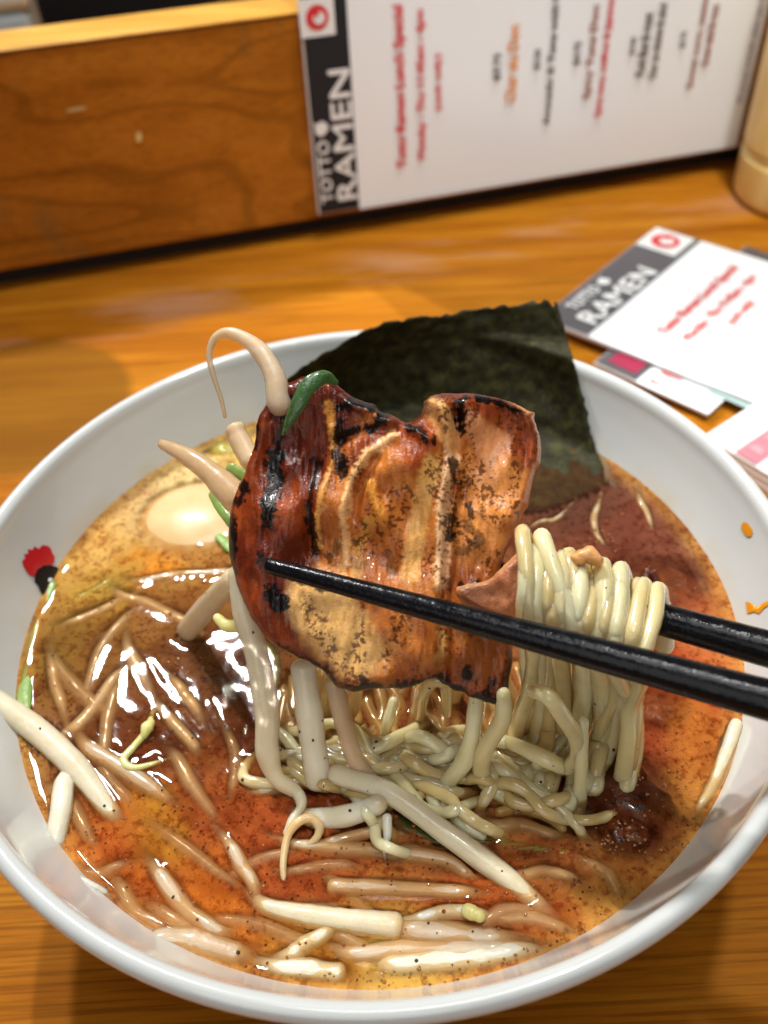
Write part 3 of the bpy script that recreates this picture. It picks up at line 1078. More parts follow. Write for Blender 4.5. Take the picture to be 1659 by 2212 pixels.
bb = sprout('bean sprout with pale green tip right of the square cut sprout', [(900, 1985), (960, 1968), (1030, 1974)], [22, 34, 28], 'f')
sprout('pinkish bean sprout tucked behind the square cut sprout', [(885, 2014), (980, 2022), (1075, 2030)], [50, 64, 46], 'f', SK)
sprout('greenish sunken bean sprout below the noodle ends', [(1068, 1786), (1130, 1792), (1195, 1806)], [34, 40, 30], 's', SK)
sprout('faint pink bean sprout sunk in the right front broth', [(1128, 1892), (1180, 1890), (1232, 1898)], [28, 36, 26], 's', SK)
sprout('pale bean sprout under the longest sprout, near the green leaf', [(830, 1848), (900, 1852), (975, 1876)], [30, 38, 26], 's', SK)
sprout('pale strand of sprout along the right bowl wall', [(1590, 1565, .002), (1566, 1625, .001), (1535, 1700), (1512, 1742)], [26, 32, 28, 16], 'f')
sprout('small sunken strand near the far right broth edge', [(1381, 1081), (1394, 1105), (1404, 1130)], [14, 18, 12], 'f', SK)
sprout('blurred curved strand right of the seaweed foot', [(1291, 1094), (1282, 1120), (1286, 1150), (1300, 1172)], [14, 18, 16, 10], 'f', SK)
sprout('thin strand floating below the seaweed', [(1163, 1130), (1190, 1120), (1216, 1110)], [12, 15, 10], 'f', SK)
sprout('sunken pale strand below the hanging sprouts', [(560, 1712), (610, 1700), (660, 1690)], [24, 32, 28], 'f', SK)

rs = random.Random(23)
FAINT = [(230, 1420), (300, 1450), (250, 1690), (420, 1700), (500, 1650), (170, 1480), (210, 1880), (300, 1960), (420, 1850), (560, 1870), (560, 2010), (780, 1960), (770, 2040), (930, 1800), (1040, 1850), (1020, 2030), (900, 2110), (690, 1880), (1150, 2000), (1090, 1990), (150, 1760), (400, 2000), (1300, 1900), (240, 1560), (640, 1960)]
for k in range(1):
    sprout('second pale bean sprout lying inward of the fat front rim sprout', [(760, 2062), (860, 2050), (980, 2052), (1090, 2044)], [34, 50, 52, 30], 'f', SK)
for k, (x, y) in enumerate(FAINT):
    a = rs.uniform(-.5, .9) if y > 1750 else rs.uniform(.3, 2.2)
    L_ = rs.uniform(45, 95)
    b_ = rs.uniform(-14, 14)
    ca, sa = math.cos(a), math.sin(a)
    sprout('faint slim bean sprout sunk just under the cloudy broth', [(x - ca * L_, y - sa * L_, -rs.uniform(.0002, .0012)), (x - sa * b_, y + ca * b_, -rs.uniform(0, .0006)), (x + ca * L_, y + sa * L_, -rs.uniform(.0002, .0012))],
           [rs.uniform(22, 34), rs.uniform(32, 42), rs.uniform(22, 34)], 's', SK)

# bulbous head on the yellow sprout, and bean halves
V, F, _ = tube_geo([Z(312, 1588, ZS + .001), Z(318, 1572, ZS + .0015), Z(326, 1562, ZS + .001)], [wr(16, Z(318, 1572)), wr(26, Z(318, 1572)), wr(18, Z(318, 1572))], seed=5)
o = obj('bean_head', V, F, M_BEAN, yh)
fix_normals(o)
V, F, _ = tube_geo([Z(1012, 1968, ZS + .0012), Z(1035, 1978, ZS + .0014)], [wr(30, Z(1020, 1970)), wr(26, Z(1020, 1970))], seed=6)
o = obj('bean_head', V, F, M_BEAN, bb)
fix_normals(o)

# --- scallions
def leek(label, pts, wid, mode, mat, **kw):
    _sd[0] += 1
    return food('scallion', label, 'scallion', 'green scallion pieces', pts, wid, mat, mode, flat=.35, seed=_sd[0], **kw)


leek('dark green scallion strip draped on the top left of the pork', [(724, 826, .1785), (700, 815, .1775), (668, 832, .1765), (645, 872, .1762), (628, 905, .177), (611, 938, .178)], [14, 34, 40, 34, 24, 6], 'h', M_LEEK)
leek('light green scallion strip along the left bowl wall under the emblem', [(110, 1265, .001), (82, 1340), (62, 1420), (52, 1490, .001), (55, 1530, .0015)], [22, 34, 38, 36, 22], 's', M_LEEK_L)
leek('faint green scallion sliver below the orange oil patch', [(165, 1290), (205, 1272), (250, 1242)], [14, 20, 10], 's', M_LEEK_L)
leek('green scallion bit beside the grey sprout stub', [(500, 1012, .205), (530, 1030, .204)], [26, 26], 'h', M_LEEK_L)
leek('green scallion edge below the left pointing sprout', [(458, 1068, .208), (478, 1100, .206), (500, 1130, .203)], [16, 24, 20], 'h', M_LEEK_L)
leek('green scallion bit between the egg and the pork', [(474, 1160), (500, 1185)], [20, 24], 'u', M_LEEK_L)
leek('dark green scallion leaf sunk under the pork', [(540, 1385), (585, 1410), (600, 1455), (590, 1490)], [40, 60, 50, 20], 's', M_LEEK)
leek('dark green scallion leaf below the longest sprout', [(862, 1775), (900, 1795), (960, 1812), (1060, 1818)], [30, 36, 26, 8], 's', M_LEEK)
leek('dull green scallion sunk beneath the right noodle ends', [(1050, 1812), (1130, 1830), (1220, 1842)], [16, 30, 18], 's', M_LEEK_L)

# yellow piece behind the sprout stub
o = food('pickle', 'olive yellow pickle slice floating behind the sprout stub', 'pickle', None, [(452, 985), (480, 972, .002), (512, 978, .001)], [30, 50, 36], veg('olive_pickle', (.30, .24, .02), (.42, .34, .05), vary=0), 'f', flat=.5)

# ------------------------------------------------------------------ noodles
NP, NTN = M_NOODLE, M_NOODLE_TAN


def noodle(label, pts, wid, mat=None, mode='h', **kw):
    _sd[0] += 1
    return food('noodle', label, 'noodle', GN, pts, wid, mat or NP, mode, seed=_sd[0], flat=.92, **kw)


def fstick(x):      # depth of the front chopstick along its length
    return .1765 + (.150 - .1765) * (x - 570) / (1659 - 570)


def drape(label, top, passx, passy, tail, wid, mat=None, mid=None, end=False):
    """over the rear chopstick, down between the two sticks, out below the front one"""
    tx, ty = top
    fd = fstick(passx) + .0075
    pts = [(tx + 16, ty + 120, .186), (tx + 10, ty + 42, .180), (tx, ty, .1725)]
    if mid:
        pts.append((mid[0], mid[1], .167))
    else:
        pts.append((tx * .5 + passx * .5, ty * .55 + passy * .45, .1665))
    pts.append((passx, passy, fd))
    P = D(passx, passy, fd)
    for k, q in enumerate(tail):
        g = Y(q[0], q[1], P.y + .004 * (k + 1) * (q[2] if len(q) > 2 else 1))
        if g.z < ZS - .001:
            g = Z(q[0], q[1], ZS - .001)
        pts.append((q[0], q[1], depth(g)))
    if not end:
        lx_, ly_ = tail[-1][0], tail[-1][1]
        yd = max(ly_ + 50, 1640 + (lx_ * 7 % 60))
        if ly_ < 1600:
            pts.append((lx_ - 4, (ly_ + yd) / 2, None))
        pts.append((lx_ - 16, yd, 0))
        pts.append((lx_ - 26, yd + 26, -.006))
    return noodle(label, pts, wid, mat)


drape('leftmost noodle of the draped bundle behind the torn pork scrap', (1128, 1150), 1150, 1370, [(1150, 1460), (1120, 1560), (1096, 1660)], 36, NTN)
drape('noodle sweeping from the bundle top down to the right', (1170, 1160), 1252, 1392, [(1262, 1480), (1250, 1580), (1240, 1690)], 40, mid=(1205, 1255))
drape('pale noodle at the left front of the bundle', (1156, 1190), 1160, 1360, [(1175, 1470), (1168, 1560), (1150, 1640)], 40, mid=(1158, 1265))
drape('noodle between the sweeping noodle and the bundle middle', (1228, 1200), 1205, 1375, [(1215, 1470), (1218, 1580), (1200, 1660)], 38, NTN, mid=(1240, 1290))
drape('inner noodle half hidden in the middle of the bundle', (1262, 1245), 1255, 1390, [(1290, 1480), (1300, 1570)], 34, NTN)
drape('bright noodle left of the bundle pair', (1300, 1222), 1290, 1400, [(1300, 1480), (1302, 1560), (1285, 1640)], 42, mid=(1305, 1300))
drape('bright noodle with the pepper fleck', (1340, 1230), 1325, 1410, [(1345, 1480), (1372, 1500), (1352, 1530), (1318, 1526)], 42, mid=(1342, 1310), end=True)
drape('narrow noodle near the right end of the bundle', (1378, 1262), 1352, 1420, [(1372, 1470), (1374, 1508)], 32, NTN, mid=(1378, 1330))
drape('rightmost noodle of the bundle against the rear chopstick', (1420, 1275), 1385, 1425, [(1385, 1470), (1360, 1525)], 40, mid=(1412, 1335))
drape('noodle tucked low at the left of the bundle', (1190, 1250), 1195, 1372, [(1190, 1470), (1185, 1560)], 34, NTN)
drape('back noodle showing between the bundle gaps', (1322, 1262), 1318, 1402, [(1330, 1480), (1295, 1580)], 32, NTN)

rs = random.Random(41)
for k in range(8):
    tx = 1142 + k * 35 + rs.uniform(-8, 8)
    ty = 1178 + (tx - 1128) * .30 + rs.uniform(-6, 34)
    px_ = tx * .93 + 78 + rs.uniform(-12, 12)
    drape('plain noodle among the strands folded over the rear chopstick', (tx, ty), px_, 1330 + (px_ - 1100) * .27, [(px_ + rs.uniform(-14, 14), 1470 + rs.uniform(-10, 20)), (px_ + rs.uniform(-40, 20), 1565), (px_ + rs.uniform(-80, 20), 1650)], rs.uniform(32, 40), NTN if k % 3 else None)
for k in range(18):
    x, y = 620 + (k * 127.3) % 470, 1575 + (k * 53.7) % 130
    a = rs.uniform(-.2, .9)
    pts = [(x - 20, y - 70, -.006)]
    for q in range(7):
        pts.append((x, y, rs.uniform(.0005, .0042) if 0 < q < 6 else -.001))
        st_ = rs.uniform(34, 58)
        x += math.cos(a) * st_
        y += math.sin(a) * st_ * .8
        a += rs.uniform(-.55, .55) + (.25 if y < 1600 else -.25 if y > 1730 else 0)
    pts.append((x + 24, y + 20, -.006))
    noodle('long loop of noodle wandering through the broth below the lifted tangle', pts, rs.uniform(23, 28), NTN if k % 3 else NP, 'f')

yb = -.042
g_ = lambda x, y, yy=yb: (x, y, depth(Y(x, y, yy) if Y(x, y, yy).z > ZS - .002 else Z(x, y, ZS - .002)))
noodle('big looped noodle bending back to the left', [g_(1150, 1490, -.046), g_(1185, 1505, -.050), g_(1214, 1545, -.050), g_(1243, 1590, -.049), g_(1248, 1630, -.048), g_(1225, 1657, -.047), g_(1180, 1640, -.046), g_(1120, 1612, -.042), g_(1085, 1600, -.038)], [34, 38, 40, 40, 38, 38, 38, 34, 28])
noodle('bright noodle end pointing straight down over the broth', [g_(1258, 1560, -.048), g_(1256, 1650, -.050), g_(1252, 1735, -.052), g_(1249, 1782, -.053)], [28, 32, 36, 22])
noodle('thick noodle curving down through the middle and right again', [g_(1087, 1500, -.044), g_(1085, 1555, -.046), g_(1048, 1620, -.047), g_(1040, 1668, -.047), (1065, 1708, 0), (1115, 1728, 0), (1170, 1735, 0)], [34, 40, 40, 38, 36, 34, 26])
noodle('noodle forming the long s bend left of the thick one', [g_(1030, 1500, -.040), g_(1020, 1585, -.044), g_(1003, 1645, -.046), (966, 1694, 0), (968, 1740, 0), (1005, 1785, 0), (1040, 1805, 0)], [32, 36, 40, 40, 38, 32, 24])
noodle('arched noodle with pepper specks below the pork', [g_(872, 1602, -.036), g_(900, 1590, -.038), g_(938, 1606, -.040), g_(972, 1645, -.042), g_(985, 1690, -.043)], [24, 30, 32, 30, 26])
noodle('noodle arching down from the centre with one rounded end', [(826, 1638, 0), (868, 1650, 0), (918, 1688, 0), (938, 1735, 0), (945, 1760, 0)], [26, 30, 32, 30, 24])
noodle('short noodle left of the straight hanging sprout', [(606, 1582, 0), (622, 1600, 0), (640, 1622, 0), (668, 1640, 0)], [24, 28, 28, 22])
noodle('sunken arc of noodle below the bright noodle end', [(1078, 1755), (1128, 1745), (1186, 1765), (1215, 1790)], [22, 26, 26, 18], NTN, 's')
noodle('noodle curl under the loop at the bundle foot', [g_(1160, 1650, -.045), g_(1185, 1680, -.046), (1196, 1728, 0), (1222, 1745, 0), (1232, 1705, 0)], [26, 30, 30, 28, 24])
noodle('light noodle stub hanging in the middle below the pork', [g_(850, 1515, -.03), g_(838, 1560, -.033), g_(828, 1600, -.034)], [22, 26, 20])
noodle('noodle hoop touching the burnt pork edge', [g_(905, 1560, -.030), g_(915, 1500, -.034), g_(938, 1470, -.036), g_(962, 1480, -.036), g_(965, 1540, -.034)], [24, 28, 32, 30, 24], NTN)
noodle('noodle crossing low behind the straight hanging sprout', [(640, 1640, 0), (700, 1632, 0), (760, 1640, 0), (800, 1665, 0)], [20, 26, 26, 18])

rs = random.Random(5)
for k in range(40):
    x0 = 610 + 680 * ((k * .618) % 1.0)
    yy = -.028 + rs.uniform(0, .026)
    top_y = 1395 + rs.uniform(-20, 50) + (60 if x0 < 700 else 0)
    x1 = x0 + rs.uniform(-50, 40)
    x2 = x1 + rs.uniform(-80, 60)
    ye = 1590 + rs.uniform(0, 90)
    pts = [g_(x0, top_y, yy), g_(x0 * .6 + x1 * .4 + rs.uniform(-12, 12), top_y + 75, yy - .001), g_(x1, (top_y + ye) / 2 + 20, yy - .002), g_((x1 + x2) / 2 + rs.uniform(-25, 25), ye - 40, yy - .003), (x2, ye, 0)]
    dx_ = (rs.choice((-1, 1)) if 720 < x2 < 1150 else (1 if x2 <= 720 else -1)) * rs.uniform(50, 90)
    pts += [(x2 + dx_, ye + rs.uniform(15, 45), 0), (x2 + dx_ * 1.9, ye + rs.uniform(0, 40), -.001), (x2 + dx_ * 2.4, ye + rs.uniform(10, 50), -.006)]
    noodle('tan broth soaked noodle in the tangle hanging behind the pork and sprouts', pts, rs.uniform(24, 32), NTN)

# ------------------------------------------------------------------ chopsticks
def chopstick(label, a, b, ra, rb):
    P = [a + (b - a) * t_ for t_ in (0, .25, .5, .75, 1)]
    o, _ = tube('chopstick', P, [ra, ra * .75 + rb * .25, (ra + rb) / 2, ra * .25 + rb * .75, rb], M_LACQ, seed=3, segs=20, up=tuple(-FW), cap=.6, wob=.012, n=24)
    tag(o, label, 'chopstick', 'pair of black chopsticks')
    return o


fa, fb = D(582, 1222, fstick(582)), D(1659, 1512, fstick(1659))
fe = fb + (fb - fa) * .45
k_ = (fe - fa).length / (fb - fa).length
rfa, rfb = .00155, 46 * .150 / FPX
chopstick('front black chopstick pressing across the face of the pork', fa, fe, rfa, rfa + (rfb - rfa) * k_)
ra_, rb_ = D(1430, 1338, .1755), D(1659, 1402, .1685)
dirr = (rb_ - ra_).normalized()
chopstick('rear black chopstick hidden behind the pork and noodles', ra_ - dirr * .052, rb_ + dirr * .035, .0021, .0041)

# ------------------------------------------------------------------ pork slice
OUT = [(622, 828), (650, 815), (690, 815), (719, 820), (738, 838), (774, 864), (804, 871), (830, 890), (858, 900), (885, 912), (900, 904), (907, 893), (917, 868), (932, 856), (965, 848), (1010, 847), (1053, 850), (1104, 865), (1140, 874), (1160, 884), (1162, 909), (1174, 938), (1174, 986), (1160, 1019), (1150, 1070), (1138, 1102), (1122, 1140), (1100, 1180), (1088, 1215), (1085, 1260), (1092, 1310), (1105, 1360), (1110, 1410), (1102, 1465), (1097, 1526), (1075, 1527), (1050, 1521), (1020, 1510), (990, 1494), (962, 1480), (940, 1464), (920, 1468), (905, 1480), (875, 1488), (850, 1490), (800, 1488), (770, 1493), (745, 1492), (722, 1480), (700, 1455), (672, 1432), (640, 1418), (612, 1402), (580, 1378), (550, 1345), (522, 1290), (505, 1240), (495, 1205), (489, 1154), (498, 1095), (513, 1051), (531, 1014), (548, 963), (557, 915), (575, 878), (592, 850)]
PC = D(830, 1180, .1865)
PN = Vector((-.06, -.66, .75)).normalized()


def slab(name, out, pc, pn, half, Redge, hfun, cfun, mat, parent=None, step=5.0, jag=3.0, thick_back=1.0, seed=1):
    dense = catmull([(x, y, 0) for x, y in out + out[:1]], 5)[:-1, :2]
    nrm = np.roll(dense, -1, 0) - np.roll(dense, 1, 0)
    nrm = np.stack([nrm[:, 1], -nrm[:, 0]], 1) / (np.linalg.norm(nrm, axis=1)[:, None] + 1e-9)
    ar = np.arange(len(dense))
    dense = dense + nrm * (vnoise(ar, ar * 0, .35, seed, 3) * jag)[:, None]
    x0, y0 = dense.min(0)
    x1, y1 = dense.max(0)
    gx, gy = np.meshgrid(np.arange(x0, x1, step), np.arange(y0, y1, step))
    G = np.stack([gx.ravel(), gy.ravel()], 1) + RNG.uniform(-.3, .3, (gx.size, 2)) * step
    G = G[inside(G, dense)]
    G = G[seg_dist(G, dense, True) > step * .5]
    allp = np.vstack([dense, G])
    nb = len(dense)
    r = delaunay_2d_cdt([Vector(p) for p in allp], [], [list(range(nb))], 1, 1e-4)
    P = np.array([tuple(p) for p in r[0]])
    tris = [tuple(f) for f in r[2]]
    dist = seg_dist(P, dense, True)
    e = np.clip(dist / Redge, 0, 1)
    prof_ = np.sqrt(np.clip(1 - (1 - e) ** 2, 0, 1))
    hf, hb = hfun(P, dist, e)
    hf = half * prof_ + hf * e
    bend = hb
    hbk = -half * prof_ * thick_back
    V, cols = [], []
    base = [PL(p[0], p[1], pc, pn) for p in P]
    for b_, a_, k in zip(base, hf, bend):
        V.append(b_ + pn * (a_ + k))
    edge = dist < 1e-3
    idx = {}
    for i in range(len(P)):
        if edge[i]:
            idx[i] = i
        else:
            idx[i] = len(V)
            V.append(base[i] + pn * (hbk[i] + bend[i]))
    F = tris + [tuple(idx[i] for i in f[::-1]) for f in tris]
    c = cfun(P, dist)
    cc = np.vstack([c, c[~edge] * .8])
    o = obj(name, V, F, mat, parent, colors=cc)
    fix_normals(o)
    return o


SEAMS = {'centre': [(925, 870), (955, 895), (972, 940), (978, 990), (968, 1040), (955, 1100), (956, 1180), (952, 1262)],
         'left': [(722, 930), (722, 1000), (706, 1060), (694, 1120), (690, 1180)],
         'curve': [(852, 945), (800, 985), (770, 1030), (752, 1090), (748, 1150), (752, 1220)]}


def pork_h(P, dist, e):
    x, y = P[:, 0], P[:, 1]
    h = .0020 * vnoise(x, y, 1 / 100, 3, 2) + .00022 * vnoise(x * 2.2, y * .5, 1 / 18, 4, 2)
    h -= .0036 * np.exp(-(seg_dist(P, [(985, 900), (990, 960), (985, 1040), (972, 1100), (968, 1200), (962, 1300), (958, 1400), (955, 1470)]) / 14) ** 2)
    h += .0022 * np.exp(-(seg_dist(P, SEAMS['centre']) / 15) ** 2)
    h += .0008 * np.exp(-(seg_dist(P, SEAMS['curve']) / 9) ** 2)
    h -= .0018 * np.exp(-(seg_dist(P, [(812, 1000), (780, 1060), (765, 1120)]) / 14) ** 2)
    h += .0008 * np.exp(-(seg_dist(P, SEAMS['left']) / 9) ** 2)
    h -= .0009 * np.exp(-(seg_dist(P, [(680, 1000), (668, 1100), (672, 1190)]) / 10) ** 2)
    h += .0011 * np.exp(-(seg_dist(P, [(800, 1050), (815, 1085), (826, 1120)]) / 12) ** 2)
    h -= .0012 * np.exp(-(seg_dist(P, [(740, 955), (800, 935), (860, 930)]) / 12) ** 2)
    h += .00014 * np.sin((x + .12 * y + 9 * vnoise(x, y, 1 / 60, 51, 2)) / 8.0) * sstep(700, 760, x)
    h += .0016 * np.exp(-(seg_dist(P, [(1145, 890), (1165, 940), (1162, 1000), (1140, 1070), (1112, 1130)]) / 16) ** 2)
    h -= .0014 * np.exp(-(seg_dist(P, [(1090, 960), (1085, 1040), (1050, 1110)]) / 40) ** 2)
    h += .0014 * np.exp(-(seg_dist(P, [(760, 878), (820, 900), (890, 930), (925, 955)]) / 12) ** 2)
    bend = -.0030 * ((x - 800) / 330) ** 2 + .0020 * np.exp(-((x - 560) / 70) ** 2) - .0022 * sstep(1080, 1180, x)
    return h, bend


def pork_c(P, dist):
    x, y = P[:, 0], P[:, 1]
    L = lambda *c: np.array(lin(*c))
    n1, n2, n3 = vnoise(x * 1.3, y * .7, 1 / 60, 21, 3), vnoise(x * 1.4, y * .6, 1 / 20, 22, 3), vnoise(x, y, 1 / 7, 23, 2)
    c = np.tile(L(190, 116, 52), (len(P), 1))

    def mixc(mask, col):
        nonlocal c
        m = np.clip(mask, 0, 1)[:, None]
        c = c * (1 - m) + np.array(col) * m
    mixc(.25 + .7 * n1, L(160, 82, 34))
    mixc(sstep(.15, .9, n2 + .4 * n1) * .45, L(132, 62, 26))
    # rind band at the left
    rind = sstep(36, -10, x - np.interp(y, [820, 900, 1000, 1100, 1200, 1280, 1340, 1400, 1440, 1500], [800, 770, 712, 690, 672, 640, 640, 672, 706, 740]) + 14 * n2)
    mixc(rind * .95, L(116, 42, 15))
    mixc(rind * sstep(-.2, .6, n1 + .5 * n2) * .8, L(84, 28, 12))
    mixc(rind * sstep(.0, .8, -n1 + .4 * n2) * .5, L(176, 84, 36))
    mixc(sstep(90, 40, seg_dist(P, [(650, 830), (640, 900), (660, 960), (720, 900)]) + 14 * n2) * .85, L(74, 22, 10))
    # red brown lobes, right
    mixc(sstep(80, 15, seg_dist(P, [(1000, 880), (1080, 885), (1140, 920), (1130, 980), (1120, 1010)]) + 16 * n2) * .85, L(120, 44, 20))
    mixc(sstep(46, 10, seg_dist(P, [(880, 930), (920, 960), (900, 1000)]) + 12 * n2) * .8, L(136, 52, 20))
    mixc(sstep(40, 5, seg_dist(P, [(830, 930), (800, 960), (772, 985)]) + 10 * n2) * .8, L(108, 32, 14))
    mixc(sstep(90, 30, seg_dist(P, [(1060, 1370), (1040, 1440), (1085, 1490)]) + 14 * n2) * .8, L(130, 66, 26))
    mixc(sstep(60, 20, seg_dist(P, [(1010, 1200), (1000, 1260)]) + 14 * n2) * .7, L(110, 48, 20))
    # golden fat
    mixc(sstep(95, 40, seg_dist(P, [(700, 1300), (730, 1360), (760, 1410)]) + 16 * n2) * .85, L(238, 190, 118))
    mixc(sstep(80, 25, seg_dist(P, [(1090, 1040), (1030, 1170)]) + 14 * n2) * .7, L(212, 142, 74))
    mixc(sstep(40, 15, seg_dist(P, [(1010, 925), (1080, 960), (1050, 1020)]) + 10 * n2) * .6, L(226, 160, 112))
    for col, wdt, a, poly in (((214, 164, 92), 22, .8, [(935, 1010), (915, 1080), (900, 1150), (890, 1240)]),
                              ((240, 198, 150), 15, .95, SEAMS['centre']), ((218, 160, 96), 24, .9, [(930, 880), (958, 910), (975, 960)]),
                              ((212, 150, 78), 9, .8, SEAMS['left']), ((230, 180, 124), 10, .9, SEAMS['curve']),
                              ((208, 152, 72), 14, .7, [(800, 1130), (778, 1180), (775, 1240)]),
                              ((206, 140, 60), 12, .75, [(716, 880), (722, 940)]),
                              ((222, 150, 60), 13, .85, [(800, 1050), (815, 1085), (828, 1125)]),
                              ((216, 170, 100), 10, .8, [(956, 1340), (952, 1400), (945, 1462)])):
        mixc(sstep(wdt * 1.3, wdt * .5, seg_dist(P, poly) + 5 * n3 + 4 * n2) * a, L(*col))
    # fine dark speckle rows in the lean meat
    spk = sstep(.15, .36, vnoise(x, y, 1 / 6.5, 23, 2) + .35 * vnoise(x, y, 1 / 3.6, 31, 1)) * sstep(-.15, .3, vnoise(x * 1.5, y * .7, 1 / 45, 33, 2)) * (1 - rind)
    mixc(spk * .8, L(72, 28, 12))
    # browned margins, then char
    mixc(sstep(26, 8, dist + 8 * n2) * sstep(1000, 900, y) * .85, L(74, 24, 11))
    mixc(sstep(60, 12, dist + 16 * n2) * sstep(1330, 1450, y) * .75, L(128, 56, 20))
    for wdt, a, poly in ((22, 1, [(597, 990), (592, 1010), (600, 1032)]), (17, 1, [(600, 1055), (597, 1085)]), (20, 1, [(588, 1095), (592, 1128)]),
                         (12, .95, [(516, 1040), (530, 1052)]), (12, .95, [(504, 1062), (520, 1090)]), (13, 1, [(500, 1125), (502, 1160), (505, 1195)]),
                         (13, 1, [(735, 888), (770, 876), (800, 884), (826, 900), (828, 920)]), (11, .95, [(738, 912), (728, 950), (740, 955)]),
                         (8, .95, [(745, 938), (780, 932), (806, 934)]), (13, .95, [(722, 985), (742, 1000)]), (13, .9, [(735, 1010), (746, 1020)]),
                         (7, .95, [(880, 928), (910, 940), (936, 962)]), (8, 1, [(992, 878), (994, 930)]), (7, 1, [(992, 872), (1030, 862), (1090, 876), (1130, 886)]),
                         (20, 1, [(600, 1285), (612, 1300)]), (10, .9, [(576, 1205), (600, 1222)]), (16, .9, [(640, 1235), (700, 1255)]),
                         (8, .85, [(790, 1458), (792, 1480)]), (7, .85, [(1068, 1470), (1052, 1490)]), (9, .95, [(1008, 1450), (1012, 1460)]), (6, .9, [(980, 1000), (984, 1080), (972, 1160)]), (6, .9, [(688, 1010), (676, 1100), (680, 1190)]), (9, .9, [(1000, 1265), (1050, 1270)]), (8, .9, [(560, 925), (548, 965)]), (12, .9, [(660, 850), (690, 838)]), (9, .8, [(630, 870), (612, 920), (602, 960)]), (11, .95, [(610, 1396), (650, 1424), (700, 1456), (730, 1482)]), (9, .95, [(780, 1480), (850, 1484), (905, 1474)]), (9, .95, [(985, 1486), (1040, 1512), (1090, 1522)]), (10, .9, [(496, 1215), (510, 1260)]),
                         (9, .85, [(1006, 1090), (1020, 1110)]), (12, .6, [(1010, 1140), (1030, 1165), (1000, 1190)]), (9, .6, [(990, 1060), (1010, 1040)]),
                         (10, .5, [(840, 1200), (850, 1240)]), (9, .6, [(735, 1180), (715, 1205)])):
        mixc(sstep(wdt * 1.25, wdt * .8, seg_dist(P, poly) + 8 * n2 + 7 * n3) * a, L(14, 6, 5))
    bot = sstep(24, 8, dist + 8 * n3 + 5 * n2) * sstep(1375, 1430, y)
    mixc(bot * .95, L(34, 15, 9))
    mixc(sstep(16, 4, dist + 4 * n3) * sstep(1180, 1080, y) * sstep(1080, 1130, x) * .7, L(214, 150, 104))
    return c


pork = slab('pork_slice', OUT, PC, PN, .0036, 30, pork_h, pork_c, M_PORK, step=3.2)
tag(pork, 'torched slice of braised pork with charred rind held between black chopsticks', 'pork slice')

# torn scrap next to the noodles
SCR = [(1150, 1176), (1128, 1186), (1104, 1204), (1086, 1226), (1062, 1246), (1038, 1258), (1005, 1262), (985, 1272), (1000, 1300), (1050, 1330), (1100, 1342), (1148, 1338), (1150, 1280), (1156, 1220)]


def scr_h(P, dist, e):
    return .0006 * vnoise(P[:, 0], P[:, 1], 1 / 40, 44, 3), .0006 * vnoise(P[:, 0], P[:, 1], 1 / 90, 45, 2)


def scr_c(P, dist):
    n1 = vnoise(P[:, 0], P[:, 1], 1 / 30, 46, 3)[:, None]
    c = np.array(lin(176, 112, 76)) * (1 + .35 * n1)
    m = np.clip((1090 - P[:, 0]) / 60 + .5 * n1[:, 0], 0, 1)[:, None]
    c = c * (1 - m * .7) + np.array(lin(90, 48, 20)) * m * .7
    m = sstep(8, 2, dist)[:, None]
    return np.clip(c * (1 - m * .5) + np.array(lin(224, 168, 122)) * m * .5, 0, 1)


tag(slab('pork_scrap', SCR, D(1080, 1270, .1745), PN, .0017, 16, scr_h, scr_c, M_PORK, step=6, seed=5), 'torn pinkish pork scrap pinched beside the noodle bundle', 'pork scrap')
SC2 = [(1232, 1200), (1255, 1186), (1275, 1180), (1292, 1190), (1302, 1208), (1296, 1222), (1270, 1218), (1250, 1222), (1236, 1214)]
tag(slab('fat_scrap', SC2, D(1268, 1204, .1690), PN, .0016, 12, scr_h, lambda P, d: np.tile(np.array(lin(214, 158, 100)), (len(P), 1)) * (1 + .3 * vnoise(P[:, 0], P[:, 1], 1 / 14, 47, 2))[:, None], M_PORK, step=6, seed=6),
    'small beige scrap of fat resting on top of the noodle bundle', 'scrap')


# ------------------------------------------------------------------ lumps half sunk in the broth
def lump(name, label, cat, x, y, rx, ry, rz, col, zoff=0.0, seed=0, mat=None, rough_=.3, rot=0.0):
    g = Z(x, y, ZS + zoff)
    bm = bmesh.new()
    bmesh.ops.create_icosphere(bm, subdivisions=4, radius=1)
    co = np.array([v_.co[:] for v_ in bm.verts])
    nn = vnoise(co[:, 0] * 2 + co[:, 2], co[:, 1] * 2 - co[:, 2], 1.1, seed, 4)
    n2 = vnoise(co[:, 0] * 2 + co[:, 2] + 9, co[:, 1] * 2 + co[:, 2], 2.6, seed + 1, 3)
    s_ = 1 + rough_ * nn + rough_ * .35 * n2
    V = []
    for c_, k in zip(co, s_):
        p = Vector((c_[0] * rx * k, c_[1] * ry * k, c_[2] * rz * k))
        p.rotate(Matrix.Rotation(rot, 3, 'Z'))
        V.append(g + p)
    F = [tuple(v_.index for v_ in f.verts) for f in bm.faces]
    bm.free()
    cc = np.tile(np.array(col[0]), (len(V), 1))
    m = sstep(-.1, .5, n2)[:, None]
    cc = cc * (1 - m) + np.array(col[1]) * m
    o = obj(name, V, F, mat or M_PORK, colors=cc)
    fix_normals(o)
    tag(o, label, cat)
    for f_ in (0, .25, .5, .75, .92):
        for k in range(max(1, int(26 * f_))):
            a = k / max(1, int(26 * f_)) * 2 * math.pi + rot
            sink_pts.append((g.x + rx * f_ * math.cos(a), g.y + ry * f_ * math.sin(a), g.z + rz * math.sqrt(1 - f_ * f_) - .0028, .0031))
    return o


